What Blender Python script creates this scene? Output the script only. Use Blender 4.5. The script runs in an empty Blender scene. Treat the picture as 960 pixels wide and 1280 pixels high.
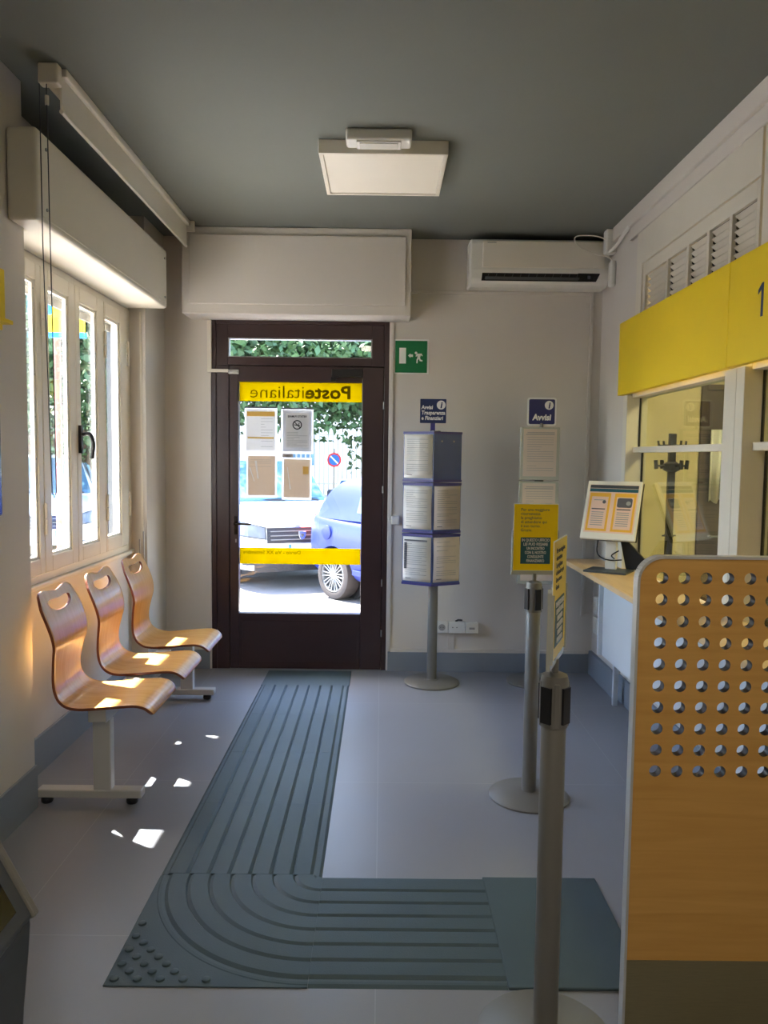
import bpy, bmesh, math, random
from mathutils import Matrix, Vector
random.seed(7)
S = bpy.context.scene
C = S.collection
PI = math.pi

# ------------------------------------------------------------------ camera
CAM_H = 1.56
def cam_axes(yaw, pit, rol):
    fw = Vector((math.sin(yaw)*math.cos(pit), math.cos(yaw)*math.cos(pit), math.sin(pit)))
    r = Vector((math.cos(yaw), -math.sin(yaw), 0)); u = r.cross(fw)
    return r*math.cos(rol)+u*math.sin(rol), -r*math.sin(rol)+u*math.cos(rol), fw
_r, _u, _f = cam_axes(math.radians(.231), math.radians(-4.093), math.radians(.686))
cd = bpy.data.cameras.new('camera'); cam = bpy.data.objects.new('camera', cd); C.objects.link(cam)
cd.sensor_fit = 'VERTICAL'; cd.sensor_height = 36; cd.lens = 963.65/1280*36
cd.clip_start = .02; cd.clip_end = 300
cam.matrix_world = Matrix(((_r.x, _u.x, -_f.x, 0), (_r.y, _u.y, -_f.y, 0), (_r.z, _u.z, -_f.z, CAM_H), (0, 0, 0, 1)))
S.camera = cam

# ------------------------------------------------------------------ light
SUN_DIR = Vector((.52, -.33, -1)).normalized()
W = bpy.data.worlds.new('world'); S.world = W; W.use_nodes = True
wn = W.node_tree; wn.nodes.clear()
sky = wn.nodes.new('ShaderNodeTexSky'); sky.sky_type = 'NISHITA'; sky.sun_disc = False
sky.sun_elevation = math.radians(58); sky.sun_rotation = math.atan2(-.52, .33)
bg = wn.nodes.new('ShaderNodeBackground'); bg.inputs['Strength'].default_value = .46
wo = wn.nodes.new('ShaderNodeOutputWorld')
wn.links.new(sky.outputs[0], bg.inputs[0]); wn.links.new(bg.outputs[0], wo.inputs[0])
sl = bpy.data.lights.new('sun', 'SUN'); sl.energy = 11.0; sl.angle = math.radians(.6); sl.color = (1, .965, .90)
sun = bpy.data.objects.new('sun', sl); C.objects.link(sun); sun.location = (-8, 8, 14)
sun.rotation_euler = SUN_DIR.to_track_quat('-Z', 'Y').to_euler()
def portal(name, loc, direction, sx, sy):
    l = bpy.data.lights.new(name, 'AREA'); l.shape = 'RECTANGLE'; l.size = sx; l.size_y = sy
    l.cycles.is_portal = True
    o = bpy.data.objects.new(name, l); C.objects.link(o); o.location = loc
    o.rotation_euler = Vector(direction).to_track_quat('-Z', 'Z').to_euler(); return o
portal('window_portal', (-1.72, 4.2, 1.72), (1, 0, 0), 1.7, 1.55)
portal('door_portal', (-.58, 5.62, 1.42), (0, -1, 0), 1.1, 2.1)
S.view_settings.view_transform = 'Standard'; S.view_settings.look = 'None'
S.view_settings.gamma = 1; S.view_settings.use_curve_mapping = False
S.view_settings.exposure = 2.65

# ------------------------------------------------------------------ materials
def lin(c):
    return tuple(((v/255)/12.92 if v/255 <= .04045 else ((v/255+.055)/1.055)**2.4) for v in c)
MATS = {}
def mat(name, rgb, rough=.5, metal=0, var=.06, scale=6, bump=0, bscale=80, coat=0, stretch=None, spec=.5, emit=None):
    m = bpy.data.materials.new(name); m.use_nodes = True; nt = m.node_tree
    b = nt.nodes['Principled BSDF']
    b.inputs['Roughness'].default_value = rough; b.inputs['Metallic'].default_value = metal
    b.inputs['Specular IOR Level'].default_value = spec
    if coat: b.inputs['Coat Weight'].default_value = coat; b.inputs['Coat Roughness'].default_value = .05
    c = lin(rgb)
    tc = nt.nodes.new('ShaderNodeTexCoord'); mp = nt.nodes.new('ShaderNodeMapping')
    nt.links.new(tc.outputs['Object'], mp.inputs[0])
    if stretch: mp.inputs['Scale'].default_value = stretch
    n = nt.nodes.new('ShaderNodeTexNoise'); n.inputs['Scale'].default_value = scale; n.inputs['Detail'].default_value = 5
    nt.links.new(mp.outputs[0], n.inputs['Vector'])
    mx = nt.nodes.new('ShaderNodeMix'); mx.data_type = 'RGBA'
    mx.inputs[6].default_value = (*[v*(1-var) for v in c], 1); mx.inputs[7].default_value = (*[min(1, v*(1+var)) for v in c], 1)
    nt.links.new(n.outputs['Fac'], mx.inputs[0]); nt.links.new(mx.outputs[2], b.inputs['Base Color'])
    if bump:
        n2 = nt.nodes.new('ShaderNodeTexNoise'); n2.inputs['Scale'].default_value = bscale
        nt.links.new(mp.outputs[0], n2.inputs['Vector'])
        bp = nt.nodes.new('ShaderNodeBump'); bp.inputs['Strength'].default_value = bump; bp.inputs['Distance'].default_value = .004
        nt.links.new(n2.outputs['Fac'], bp.inputs['Height']); nt.links.new(bp.outputs[0], b.inputs['Normal'])
    if emit:
        b.inputs['Emission Color'].default_value = (*lin(emit[0]), 1); b.inputs['Emission Strength'].default_value = emit[1]
    MATS[name] = m; return m
def wood(name, a, b_, rough, stretch, scale=3, coat=0):
    m = mat(name, a, rough, coat=coat); nt = m.node_tree; b = nt.nodes['Principled BSDF']
    tc = nt.nodes.new('ShaderNodeTexCoord'); mp = nt.nodes.new('ShaderNodeMapping'); mp.inputs['Scale'].default_value = stretch
    n = nt.nodes.new('ShaderNodeTexNoise'); n.inputs['Scale'].default_value = scale; n.inputs['Detail'].default_value = 8; n.inputs['Distortion'].default_value = .6
    cr = nt.nodes.new('ShaderNodeValToRGB'); cr.color_ramp.elements[0].position = .3; cr.color_ramp.elements[1].position = .72
    cr.color_ramp.elements[0].color = (*lin(b_), 1); cr.color_ramp.elements[1].color = (*lin(a), 1)
    nt.links.new(tc.outputs['Object'], mp.inputs[0]); nt.links.new(mp.outputs[0], n.inputs['Vector'])
    nt.links.new(n.outputs['Fac'], cr.inputs[0]); nt.links.new(cr.outputs[0], b.inputs['Base Color'])
    return m
def glass(name, tint=(1, 1, 1), rough=0, refl=1.0):
    m = bpy.data.materials.new(name); m.use_nodes = True; nt = m.node_tree; nt.nodes.clear()
    o = nt.nodes.new('ShaderNodeOutputMaterial'); t = nt.nodes.new('ShaderNodeBsdfTransparent'); t.inputs[0].default_value = (*tint, 1)
    g = nt.nodes.new('ShaderNodeBsdfGlossy'); g.inputs['Roughness'].default_value = rough
    fr = nt.nodes.new('ShaderNodeFresnel'); ge = nt.nodes.new('ShaderNodeNewGeometry')   # same reflectance on both faces of the sheet
    mr = nt.nodes.new('ShaderNodeMapRange'); mr.inputs[3].default_value = 1.45; mr.inputs[4].default_value = 1/1.45
    nt.links.new(ge.outputs['Backfacing'], mr.inputs[0]); nt.links.new(mr.outputs[0], fr.inputs[0])
    mu = nt.nodes.new('ShaderNodeMath'); mu.operation = 'MULTIPLY'; mu.inputs[1].default_value = refl
    mx = nt.nodes.new('ShaderNodeMixShader')
    nt.links.new(fr.outputs[0], mu.inputs[0]); nt.links.new(mu.outputs[0], mx.inputs[0])
    nt.links.new(t.outputs[0], mx.inputs[1]); nt.links.new(g.outputs[0], mx.inputs[2]); nt.links.new(mx.outputs[0], o.inputs[0])
    MATS[name] = m; return m
def film(name, rgb, trans):
    """translucent printed film or paper on glass: diffuse + translucent"""
    m = bpy.data.materials.new(name); m.use_nodes = True; nt = m.node_tree; nt.nodes.clear()
    o = nt.nodes.new('ShaderNodeOutputMaterial'); d = nt.nodes.new('ShaderNodeBsdfDiffuse'); t = nt.nodes.new('ShaderNodeBsdfTranslucent')
    mx = nt.nodes.new('ShaderNodeMixShader'); mx.inputs[0].default_value = trans
    n = nt.nodes.new('ShaderNodeTexNoise'); n.inputs['Scale'].default_value = 9
    c = lin(rgb); cm = nt.nodes.new('ShaderNodeMix'); cm.data_type = 'RGBA'
    cm.inputs[6].default_value = (*[v*.95 for v in c], 1); cm.inputs[7].default_value = (*c, 1)
    nt.links.new(n.outputs['Fac'], cm.inputs[0])
    for s in (d, t): nt.links.new(cm.outputs[2], s.inputs[0])
    nt.links.new(d.outputs[0], mx.inputs[1]); nt.links.new(t.outputs[0], mx.inputs[2]); nt.links.new(mx.outputs[0], o.inputs[0])
    MATS[name] = m; return m

mat('wall', (210, 204, 195), .75, var=.03, scale=2, bump=.08, bscale=180)
mat('cream', (214, 208, 192), .5, var=.03)
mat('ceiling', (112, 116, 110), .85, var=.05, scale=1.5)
mat('bandgrey', (132, 140, 148), .6, var=.04)
mat('white_plastic', (222, 220, 212), .35, var=.03)
mat('off_white', (226, 220, 206), .4, var=.03)
mat('window_paint', (222, 214, 196), .35, var=.04)
mat('brown', (58, 40, 40), .32, var=.12, scale=10)
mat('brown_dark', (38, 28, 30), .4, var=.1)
mat('black', (20, 20, 22), .4, var=.1)
mat('black_gloss', (10, 10, 12), .12, var=.1)
mat('dark_slot', (16, 15, 15), .7, var=.1)
mat('steel_grey', (150, 151, 150), .38, metal=.55, var=.05)
mat('silver_paint', (196, 196, 192), .38, metal=.2, var=.04)
mat('post_grey', (124, 122, 116), .42, metal=.3, var=.05)
mat('brushed', (148, 138, 104), .36, metal=.45, var=.14, scale=8, stretch=(3, 3, 60))
mat('chrome', (215, 215, 215), .12, metal=1, var=.03)
mat('poste_yellow', (236, 205, 0), .5, var=.03)
mat('yellow_gloss', (250, 215, 0), .3, var=.03)
mat('blue_sign', (44, 48, 104), .4, var=.05)
mat('navy', (28, 46, 92), .5, var=.05)
mat('purple_rail', (64, 60, 128), .4, var=.06)
mat('backing_blue', (78, 96, 148), .18, var=.06)
mat('paper', (218, 214, 206), .45, var=.04, scale=10, coat=.3)
mat('paper_warm', (204, 190, 176), .5, var=.04, scale=10)
mat('print_grey', (158, 156, 152), .6, var=.05)
mat('print_dark', (90, 88, 92), .6, var=.05)
mat('print_olive', (120, 110, 20), .6, var=.04)
mat('teal', (30, 88, 100), .5, var=.05)
mat('white_print', (236, 236, 232), .5, var=.02)
mat('green_sign', (0, 112, 62), .45, var=.04)
mat('tactile', (66, 84, 92), .55, var=.12, scale=5, bump=.15, bscale=300)
mat('acrylic_edge', (176, 178, 166), .2, var=.03)
mat('screen_orange', (236, 178, 58), .4, var=.03)
mat('screen_pink', (232, 196, 174), .4, var=.03)
mat('kiosk_grey', (66, 70, 74), .45, var=.06)
mat('panel_white', (208, 214, 218), .35, var=.03)
mat('office_wall', (226, 214, 170), .7, var=.03)
mat('office_floor', (120, 116, 108), .6, var=.05)
mat('dark_door', (72, 58, 44), .5, var=.1)
mat('curtain', (232, 234, 236), .8, var=.05, scale=20)
mat('diffuser', (232, 226, 212), .5, var=.02)
wood('laminate', (222, 172, 92), (208, 156, 76), .42, (.9, 9, 14))
wood('counter_wood', (222, 190, 142), (208, 172, 124), .4, (8, .9, 8))
wood('bentwood', (214, 164, 92), (198, 144, 72), .26, (1.2, 14, 1.2), coat=.08)
mat('ply_edge', (120, 62, 32), .5, var=.15, scale=40)
mat('paving', (112, 109, 108), .85, var=.14, scale=8, bump=.4, bscale=30)
mat('pale_ground', (196, 190, 182), .9, var=.08, scale=3)
mat('stone', (100, 92, 80), .9, var=.2, scale=5, bump=.4, bscale=12)
mat('render_white', (226, 222, 212), .9, var=.04)
mat('fence_white', (150, 148, 140), .6, var=.05)
mat('bark', (74, 60, 48), .9, var=.25, scale=12, bump=.6, bscale=25)
mat('leaf', (52, 80, 40), .6, var=.35, scale=2.5)
mat('leaf_light', (96, 122, 44), .6, var=.3, scale=2.5)
mat('car_white', (236, 238, 240), .25, var=.01, coat=.6)
mat('car_blue', (30, 42, 104), .42, metal=0, var=.03, coat=.1, spec=.3)
mat('car_glass', (96, 132, 156), .06, var=.05, metal=.4)
mat('tyre', (50, 44, 42), .85, var=.1, scale=20)
mat('alloy', (128, 130, 132), .35, metal=.5, var=.05)
mat('black_trim', (34, 34, 38), .5, var=.1)
mat('lamp_glass', (104, 110, 118), .15, metal=.1, var=.5, scale=10)
mat('lens_plastic', (206, 204, 192), .4, var=.1, scale=30)
mat('red_paint', (206, 44, 48), .5, var=.05)
mat('blue_paint', (38, 104, 196), .5, var=.05)
mat('sky_blue', (20, 130, 200), .5, var=.05)
mat('rust', (150, 96, 84), .7, var=.15)
glass('clear_glass'); glass('office_glass', (.86, .93, .88), 0, 1.3); glass('acrylic', (.93, .94, .92), .03, 1.0)
film('film_yellow', (232, 212, 0), .45); film('film_letters', (128, 112, 0), .45)
film('sheet_white', (238, 236, 232), .55); film('sheet_tan', (226, 210, 190), .5); film('sheet_orange', (240, 206, 120), .5)
film('sheet_grey', (218, 217, 217), .5); film('sheet_ink', (40, 38, 40), .1); film('sleeve', (240, 240, 240), .6)

# floor with faint seams
fm = mat('floor_vinyl', (136, 139, 146), .36, var=.07, scale=1.6, bump=.05, bscale=220)
nt = fm.node_tree; b = nt.nodes['Principled BSDF']
tc = nt.nodes.new('ShaderNodeTexCoord'); br = nt.nodes.new('ShaderNodeTexBrick'); br.offset = 0
br.inputs['Scale'].default_value = 1; br.inputs['Brick Width'].default_value = 1.2; br.inputs['Row Height'].default_value = 1.2
br.inputs['Mortar Size'].default_value = .0016; br.inputs['Color1'].default_value = (1, 1, 1, 1); br.inputs['Color2'].default_value = (.97, .97, .97, 1)
br.inputs['Mortar'].default_value = (1.25, 1.25, 1.25, 1)
nt.links.new(tc.outputs['Object'], br.inputs['Vector'])
src = b.inputs['Base Color'].links[0].from_socket
mm = nt.nodes.new('ShaderNodeMix'); mm.data_type = 'RGBA'; mm.blend_type = 'MULTIPLY'; mm.inputs[0].default_value = 1; mm.clamp_result = False
nt.links.new(src, mm.inputs[6]); nt.links.new(br.outputs['Color'], mm.inputs[7]); nt.links.new(mm.outputs[2], b.inputs['Base Color'])

# ------------------------------------------------------------------ helpers
class MB:
    """collects geometry; build() links it as one mesh object"""
    def __init__(s): s.v = []; s.f = []
    def raw(s, v, f):
        n = len(s.v); s.v += [tuple(p) for p in v]; s.f += [tuple(i+n for i in q) for q in f]; return s
    def box(s, x0, x1, y0, y1, z0, z1):
        v = [(x, y, z) for z in (z0, z1) for y in (y0, y1) for x in (x0, x1)]
        return s.raw(v, [(0, 2, 3, 1), (4, 5, 7, 6), (0, 1, 5, 4), (2, 6, 7, 3), (0, 4, 6, 2), (1, 3, 7, 5)])
    def obox(s, c, sx, sy, sz, M=None):
        """box of size about c, rotated by 3x3/4x4 M"""
        M = M.to_3x3() if M is not None else Matrix.Identity(3)
        v = [Vector(c)+M @ Vector((x*sx/2, y*sy/2, z*sz/2)) for z in (-1, 1) for y in (-1, 1) for x in (-1, 1)]
        return s.raw(v, [(0, 2, 3, 1), (4, 5, 7, 6), (0, 1, 5, 4), (2, 6, 7, 3), (0, 4, 6, 2), (1, 3, 7, 5)])
    def cyl(s, a, b_, r0, r1=None, n=20, cap=True):
        a = Vector(a); b_ = Vector(b_); r1 = r0 if r1 is None else r1
        d = (b_-a).normalized(); p = d.orthogonal().normalized(); q = d.cross(p)
        v = [c+(p*math.cos(t)+q*math.sin(t))*r for c, r in ((a, r0), (b_, r1)) for t in [2*PI*i/n for i in range(n)]]
        f = [(i, (i+1) % n, n+(i+1) % n, n+i) for i in range(n)]
        if cap: f += [tuple(range(n-1, -1, -1)), tuple(range(n, 2*n))]
        return s.raw(v, f)
    def lathe(s, prof, n=28, M=None, close=True):
        """(r,z) profile about local z, then M (4x4)"""
        M = M or Matrix.Identity(4); v = []; f = []
        for r, z in prof: v += [M @ Vector((r*math.cos(2*PI*i/n), r*math.sin(2*PI*i/n), z)) for i in range(n)]
        for k in range(len(prof)-1):
            f += [(k*n+i, k*n+(i+1) % n, (k+1)*n+(i+1) % n, (k+1)*n+i) for i in range(n)]
        if close: f += [tuple(range(n-1, -1, -1)), tuple(range((len(prof)-1)*n, len(prof)*n))]
        return s.raw(v, f)
    def tube(s, pts, r, n=8, k=1):
        pts = [Vector(p) for p in pts]
        if k > 1:
            P = pts; pts = []
            for i in range(len(P)-1):
                a, b_, c, d_ = P[max(i-1, 0)], P[i], P[i+1], P[min(i+2, len(P)-1)]
                for j in range(k):
                    u = j/k; pts.append(.5*((2*b_)+(c-a)*u+(2*a-5*b_+4*c-d_)*u*u+(3*b_-a-3*c+d_)*u**3))
            pts.append(P[-1])
        v = []; f = []; p0 = None
        for i, p in enumerate(pts):
            d = (pts[min(i+1, len(pts)-1)]-pts[max(i-1, 0)]).normalized()
            p0 = d.orthogonal().normalized() if p0 is None else (p0-d*p0.dot(d)).normalized()
            q = d.cross(p0); v += [p+(p0*math.cos(2*PI*k/n)+q*math.sin(2*PI*k/n))*r for k in range(n)]
        for i in range(len(pts)-1): f += [(i*n+k, i*n+(k+1) % n, (i+1)*n+(k+1) % n, (i+1)*n+k) for k in range(n)]
        f += [tuple(range(n-1, -1, -1)), tuple(range((len(pts)-1)*n, len(pts)*n))]
        return s.raw(v, f)
    def prism(s, poly, O, U, V, t):
        """2D polygon in frame O,U,V extruded by t along -(U x V) (so the face at O plane is the front)"""
        O = Vector(O); U = Vector(U); V = Vector(V); N = U.cross(V).normalized(); n = len(poly)
        v = [O+U*a+V*b_ for a, b_ in poly]+[O+U*a+V*b_-N*t for a, b_ in poly]
        f = [tuple(range(n)), tuple(range(2*n-1, n-1, -1))]+[(i, n+i, n+(i+1) % n, (i+1) % n) for i in range(n)]
        return s.raw(v, f)
    def build(s, name, m, parent=None, world=False, bev=0, smooth=False, seg=2, sub=0):
        me = bpy.data.meshes.new(name)
        v = s.v
        if world and parent is not None:
            inv = wmat(parent).inverted(); v = [inv @ Vector(p) for p in v]
        me.from_pydata([tuple(p) for p in v], [], s.f); me.validate()
        bm = bmesh.new(); bm.from_mesh(me); bmesh.ops.recalc_face_normals(bm, faces=bm.faces); bm.to_mesh(me); bm.free()
        if smooth:
            me.polygons.foreach_set('use_smooth', [True]*len(me.polygons))
            if smooth != 'all': me.set_sharp_from_angle(angle=math.radians(35))
        me.materials.append(MATS[m] if isinstance(m, str) else m)
        o = bpy.data.objects.new(name, me); C.objects.link(o)
        if parent is not None: o.parent = parent
        if bev:
            b = o.modifiers.new('bevel', 'BEVEL'); b.width = bev; b.segments = seg; b.limit_method = 'ANGLE'; b.angle_limit = math.radians(40)
        if sub:
            q = o.modifiers.new('sub', 'SUBSURF'); q.levels = sub; q.render_levels = sub
        return o
def wmat(o):
    M = Matrix.LocRotScale(o.location, o.rotation_euler, None)
    return (wmat(o.parent) @ M) if o.parent else M
def box(x0, x1, y0, y1, z0, z1): return MB().box(x0, x1, y0, y1, z0, z1)
def tag(o, label=None, cat=None, group=None, kind=None):
    for k, v in (('label', label), ('category', cat), ('group', group), ('kind', kind)):
        if v: o[k] = v
    return o
def thing(name, label, cat, loc=(0, 0, 0), rz=0, group=None):
    o = bpy.data.objects.new(name, None); C.objects.link(o); o.empty_display_size = .05
    o.location = loc; o.rotation_euler = (0, 0, rz); return tag(o, label, cat, group)
def struct(name, mb, m, label=None, **k):
    o = mb.build(name, m, None, **k); o['kind'] = 'structure'
    if label: o['label'] = label
    return o
def copy_tree(o, parent=None):
    c = o.copy(); C.objects.link(c); c.parent = parent
    for ch in list(o.children): copy_tree(ch, c)
    return c
def rrect(w, h, r, n=5, cx=0, cy=0):
    p = []
    for sx, sy, a0 in ((1, 1, 0), (-1, 1, PI/2), (-1, -1, PI), (1, -1, 3*PI/2)):
        for i in range(n+1):
            a = a0+PI/2*i/n; p.append((cx+sx*(w/2-r)+r*math.cos(a), cy+sy*(h/2-r)+r*math.sin(a)))
    return p
def circ(r, n=28, cx=0, cy=0): return [(cx+r*math.cos(2*PI*i/n), cy+r*math.sin(2*PI*i/n)) for i in range(n)]
X, Y, Z = Vector((1, 0, 0)), Vector((0, 1, 0)), Vector((0, 0, 1))
def text(body, size, O, U, V, m, parent, name='lettering', bold=0, align='LEFT', spacing=1, world=False, shear=0, mirror=False, line=1.0, width=None):
    cu = bpy.data.curves.new('t', 'FONT'); cu.body = body; cu.size = size; cu.align_x = align; cu.offset = bold; cu.resolution_u = 2
    cu.space_character = spacing; cu.space_line = line; cu.shear = shear; cu.extrude = .0004
    t = bpy.data.objects.new('t', cu); C.objects.link(t)
    dg = bpy.context.evaluated_depsgraph_get(); me = bpy.data.meshes.new_from_object(t.evaluated_get(dg))
    bpy.data.objects.remove(t); bpy.data.curves.remove(cu)
    sx = 1
    if width:
        xs = [p.co.x for p in me.vertices]; sx = width/max(1e-6, max(xs)-min(xs))
    O = Vector(O); U = Vector(U); V = Vector(V); N = U.cross(V)
    inv = wmat(parent).inverted() if (world and parent is not None) else Matrix.Identity(4)
    for p in me.vertices:
        c = p.co; xx = c.x*sx*(-1 if mirror else 1); p.co = inv @ (O+U*xx+V*c.y+N*(c.z+.0006))
    if mirror: me.flip_normals()
    me.materials.clear(); me.materials.append(MATS[m]); me.name = name
    o = bpy.data.objects.new(name, me); C.objects.link(o)
    if parent is not None: o.parent = parent
    return o
def lines(rows, O, U, V, m, parent, h=.0035, name='printed_lines', world=False, seed=1):
    """flat printed text too small to read: rows = (x0, x1, y)"""
    mb = MB(); O = Vector(O); U = Vector(U); V = Vector(V); N = U.cross(V)
    for x0, x1, y in rows:
        mb.prism([(x0, y), (x1, y), (x1, y+h), (x0, y+h)], O+N*.0012, U, V, .0008)
    o = mb.build(name, m, parent, world=world)
    if len(rows) > 1: o['kind'] = 'stuff'
    return o
def text_rows(x0, x1, y0, y1, step, seed):
    rn = random.Random(seed); r = []; y = y1
    while y > y0:
        if rn.random() > .12: r.append((x0, x0+(x1-x0)*(1 if rn.random() > .3 else rn.uniform(.3, .9)), y))
        y -= step
    return r

# ------------------------------------------------------------------ the room
ZC = 3.09; YB = 5.545; XR = 1.55
struct('floor', box(-1.80, 1.66, -3, 5.60, -.15, 0), 'floor_vinyl')
struct('ceiling', box(-1.95, 4.6, -3, 5.85, ZC, ZC+.2), 'ceiling')
wl = MB().box(-1.95, -1.51, -3, 3.31, 0, ZC).box(-1.80, -1.66, 3.31, 5.10, 0, .93).box(-1.80, -1.66, 3.31, 5.10, 2.49, ZC)
wl.box(-1.80, -1.55, 5.10, 5.85, 0, ZC)
struct('wall_left', wl, 'wall')
wb = MB().box(-1.55, -1.222, YB, 5.85, 0, ZC).box(.047, 4.6, YB, 5.85, 0, ZC).box(-1.222, .047, YB, 5.85, 2.532, ZC)
struct('wall_back', wb, 'wall')
wr = MB().box(XR, 1.66, 4.925, YB, 0, ZC).box(XR+.02, 1.66, 2.0, 4.925, 0, .845).box(XR, 1.66, -3, 2.0, 0, ZC).box(1.56, 1.66, 2.0, 4.925, 2.915, ZC).box(1.545, 1.66, 4.752, 4.925, 1.99, 2.915)
struct('wall_right', wr, 'wall')
struct('wall_near', box(-1.95, 1.66, -3.2, -3, 0, ZC), 'wall')
# grey painted skirtings
struct('baseboard_left', MB().box(-1.66, -1.645, 3.31, 5.10, 0, .185).box(-1.51, -1.497, -3, 3.31, 0, .19).box(-1.66, -1.51, 3.31, 3.318, 0, .185), 'bandgrey', bev=.003)
struct('baseboard_back', MB().box(.06, XR, YB-.015, YB, 0, .142).box(-1.55, -1.235, YB-.006, YB, 0, .142), 'bandgrey', bev=.002)
struct('baseboard_right', MB().box(1.525, XR, 4.93, YB-.015, 0, .17).box(1.555, XR+.02, 2.0, 4.93, 0, .17), 'bandgrey', bev=.003)
# beam under the ceiling on the right
struct('trim_1', MB().box(1.515, 1.56, -3, 5.22, 3.0, ZC).box(1.535, 1.56, -3, 4.925, 2.925, 3.0), 'wall', bev=.004)

# ---- entrance door
d = thing('door_1', None, None, (-.59, YB, 0)); d['kind'] = 'structure'
d['label'] = 'dark brown metal entrance door with glazed leaf and transom'
y0, y1 = 5.552, 5.612
fr = MB().box(-1.222, -1.185, y0, y1, 0, 2.53).box(.012, .047, y0, y1, 0, 2.53).box(-1.185, .012, y0, y1, 2.49, 2.53)
fr.build('door_frame', 'brown', d, world=True, bev=.004)
MB().box(-1.185, -1.094, y0+.004, y1, 0, 2.2).build('jamb_panel', 'brown', d, world=True, bev=.004)
tr = MB().box(-1.185, -1.104, y0+.006, y1, 2.2, 2.49).box(-.074, .012, y0+.006, y1, 2.2, 2.49).box(-1.104, -.074, y0+.006, y1, 2.2, 2.257).box(-1.104, -.074, y0+.006, y1, 2.393, 2.49)
t = tr.build('transom', 'brown', d, world=True, bev=.003)
MB().box(-1.104, -1.094, y0+.012, y1, 2.257, 2.393).box(-.084, -.074, y0+.012, y1, 2.257, 2.393).box(-1.094, -.084, y0+.012, y1, 2.257, 2.264).box(-1.094, -.084, y0+.012, y1, 2.385, 2.393).build('transom_bead', 'steel_grey', t, world=True)
box(-1.094, -.084, 5.588, 5.592, 2.264, 2.385).build('transom_pane', 'clear_glass', t, world=True)
lf = MB().box(-1.09, -1.026, y0-.004, y1, .006, 2.195).box(-.143, .010, y0-.004, y1, .006, 2.195).box(-1.026, -.143, y0-.004, y1, .006, .414).box(-1.026, -.143, y0-.004, y1, 2.083, 2.195)
leaf = lf.build('door_leaf', 'brown', d, world=True, bev=.004)
box(-1.028, -.141, 5.582, 5.588, .412, 2.085).build('pane', 'clear_glass', leaf, world=True)
box(-1.0, -.17, y0-.006, y0-.003, .06, .36).build('kick_panel', 'brown', leaf, world=True, bev=.002)
film1 = box(-1.024, -.145, 5.5795, 5.5815, 1.948, 2.083).build('yellow_strip', 'film_yellow', leaf, world=True)
film2 = box(-1.024, -.145, 5.5795, 5.5815, .772, .89).build('yellow_strip', 'film_yellow', leaf, world=True)
def door_text(body, size, xr, z, bold, width, parent=leaf):
    return text(body, size, (xr, 5.5785, z), X, Z, 'film_letters', parent, bold=bold, mirror=True, world=True, width=width)
door_text('Poste', .128, -.222, 1.972, .0035, .325)
door_text('italiane', .128, -.553, 1.972, -.0008, .385)
door_text('Dervio - Via XX Settembre', .036, -.58, .845, 0, .415)
hd = MB().box(-1.055, -1.035, y0-.012, y0-.004, .99, 1.12).cyl((-1.045, y0-.012, 1.07), (-1.045, y0-.055, 1.07), .009).cyl((-1.052, y0-.05, 1.07), (-.93, y0-.05, 1.066), .008)
hd.build('lever_handle', 'black_gloss', leaf, world=True, smooth=True)
box(-1.05, -1.04, y0-.008, y0-.004, .93, .955).build('lock_cylinder', 'steel_grey', leaf, world=True)
MB().box(-1.096, -1.022, y0-.02, y0-.004, 2.135, 2.165).cyl((-1.09, y0-.022, 2.15), (-1.03, y0-.022, 2.15), .008).build('pivot_hinge', 'silver_paint', leaf, world=True, bev=.002)
MB().box(-.36, -.14, y0-.05, y0-.004, 2.12, 2.175).box(-.37, -.33, y0-.03, y0-.01, 2.09, 2.12).build('door_closer', 'black', leaf, world=True, bev=.004)
MB().box(-1.20, -1.06, y1+.001, y1+.012, 0, 2.25).box(-.02, .047, y1+.001, y1+.012, 0, 2.53).box(-1.06, -.02, y1+.001, y1+.012, 2.17, 2.23).box(-1.06, -.02, y1+.001, y1+.012, 0, .05).build('door_stop', 'brown_dark', d, world=True)
for z in (.25, .62, 1.3, 1.9):
    MB().cyl((.012, y0-.006, z), (.012, y0-.006, z+.05), .006, n=10).build('hinge', 'steel_grey', d, world=True)
struct('door_step', box(-1.4, .25, 5.60, 6.1, -.15, -.005), 'stone', bev=.006)

# notices in plastic sleeves stuck to the door glass
def door_notice(x0, x1, z0, z1, sheet, label, tilt=0):
    xm = (x0+x1)/2; o = thing('notice_sheet', label, 'notice', (xm, 5.5795, z0), 0, 'notices on the door glass')
    w, h = x1-x0, z1-z0
    box(-w/2-.012, w/2+.012, -.0015, -.0005, -.016, h+.012).build('plastic_sleeve', 'sleeve', o)
    box(-w/2, w/2, -.0030, -.0016, 0, h).build('paper_sheet', sheet, o)
    for ch in o.children: ch.rotation_euler = (0, tilt, 0)
    return o, w, h
o, w, h = door_notice(-.975, -.766, 1.595, 1.892, 'sheet_white', 'pale notice with a yellow heading and yellow band, upper corner of door glass')
box(-w/2+.005, w/2-.005, -.004, -.0031, h-.052, h-.018).build('yellow_heading', 'sheet_orange', o)
box(-w/2+.01, w/2-.01, -.004, -.0031, .085, .097).build('yellow_band', 'sheet_orange', o)
lines(text_rows(.0, .085, .02, h-.07, .02, 3), (0, -.0026, 0), X, Z, 'print_grey', o, .002)
MB().box(-w/2-.012, w/2+.012, -.005, -.0031, h+.006, h+.017).build('sleeve_top', 'print_dark', o)
o, w, h = door_notice(-.713, -.505, 1.59, 1.887, 'sheet_grey', 'grey no smoking notice in a plastic sleeve on door glass')
MB().box(-w/2-.012, w/2+.012, -.005, -.0031, h+.006, h+.017).build('sleeve_top', 'print_dark', o)
box(-w/2+.022, w/2-.022, -.0036, -.0031, .03, h-.022).build('printed_panel', 'sheet_white', o)
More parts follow.
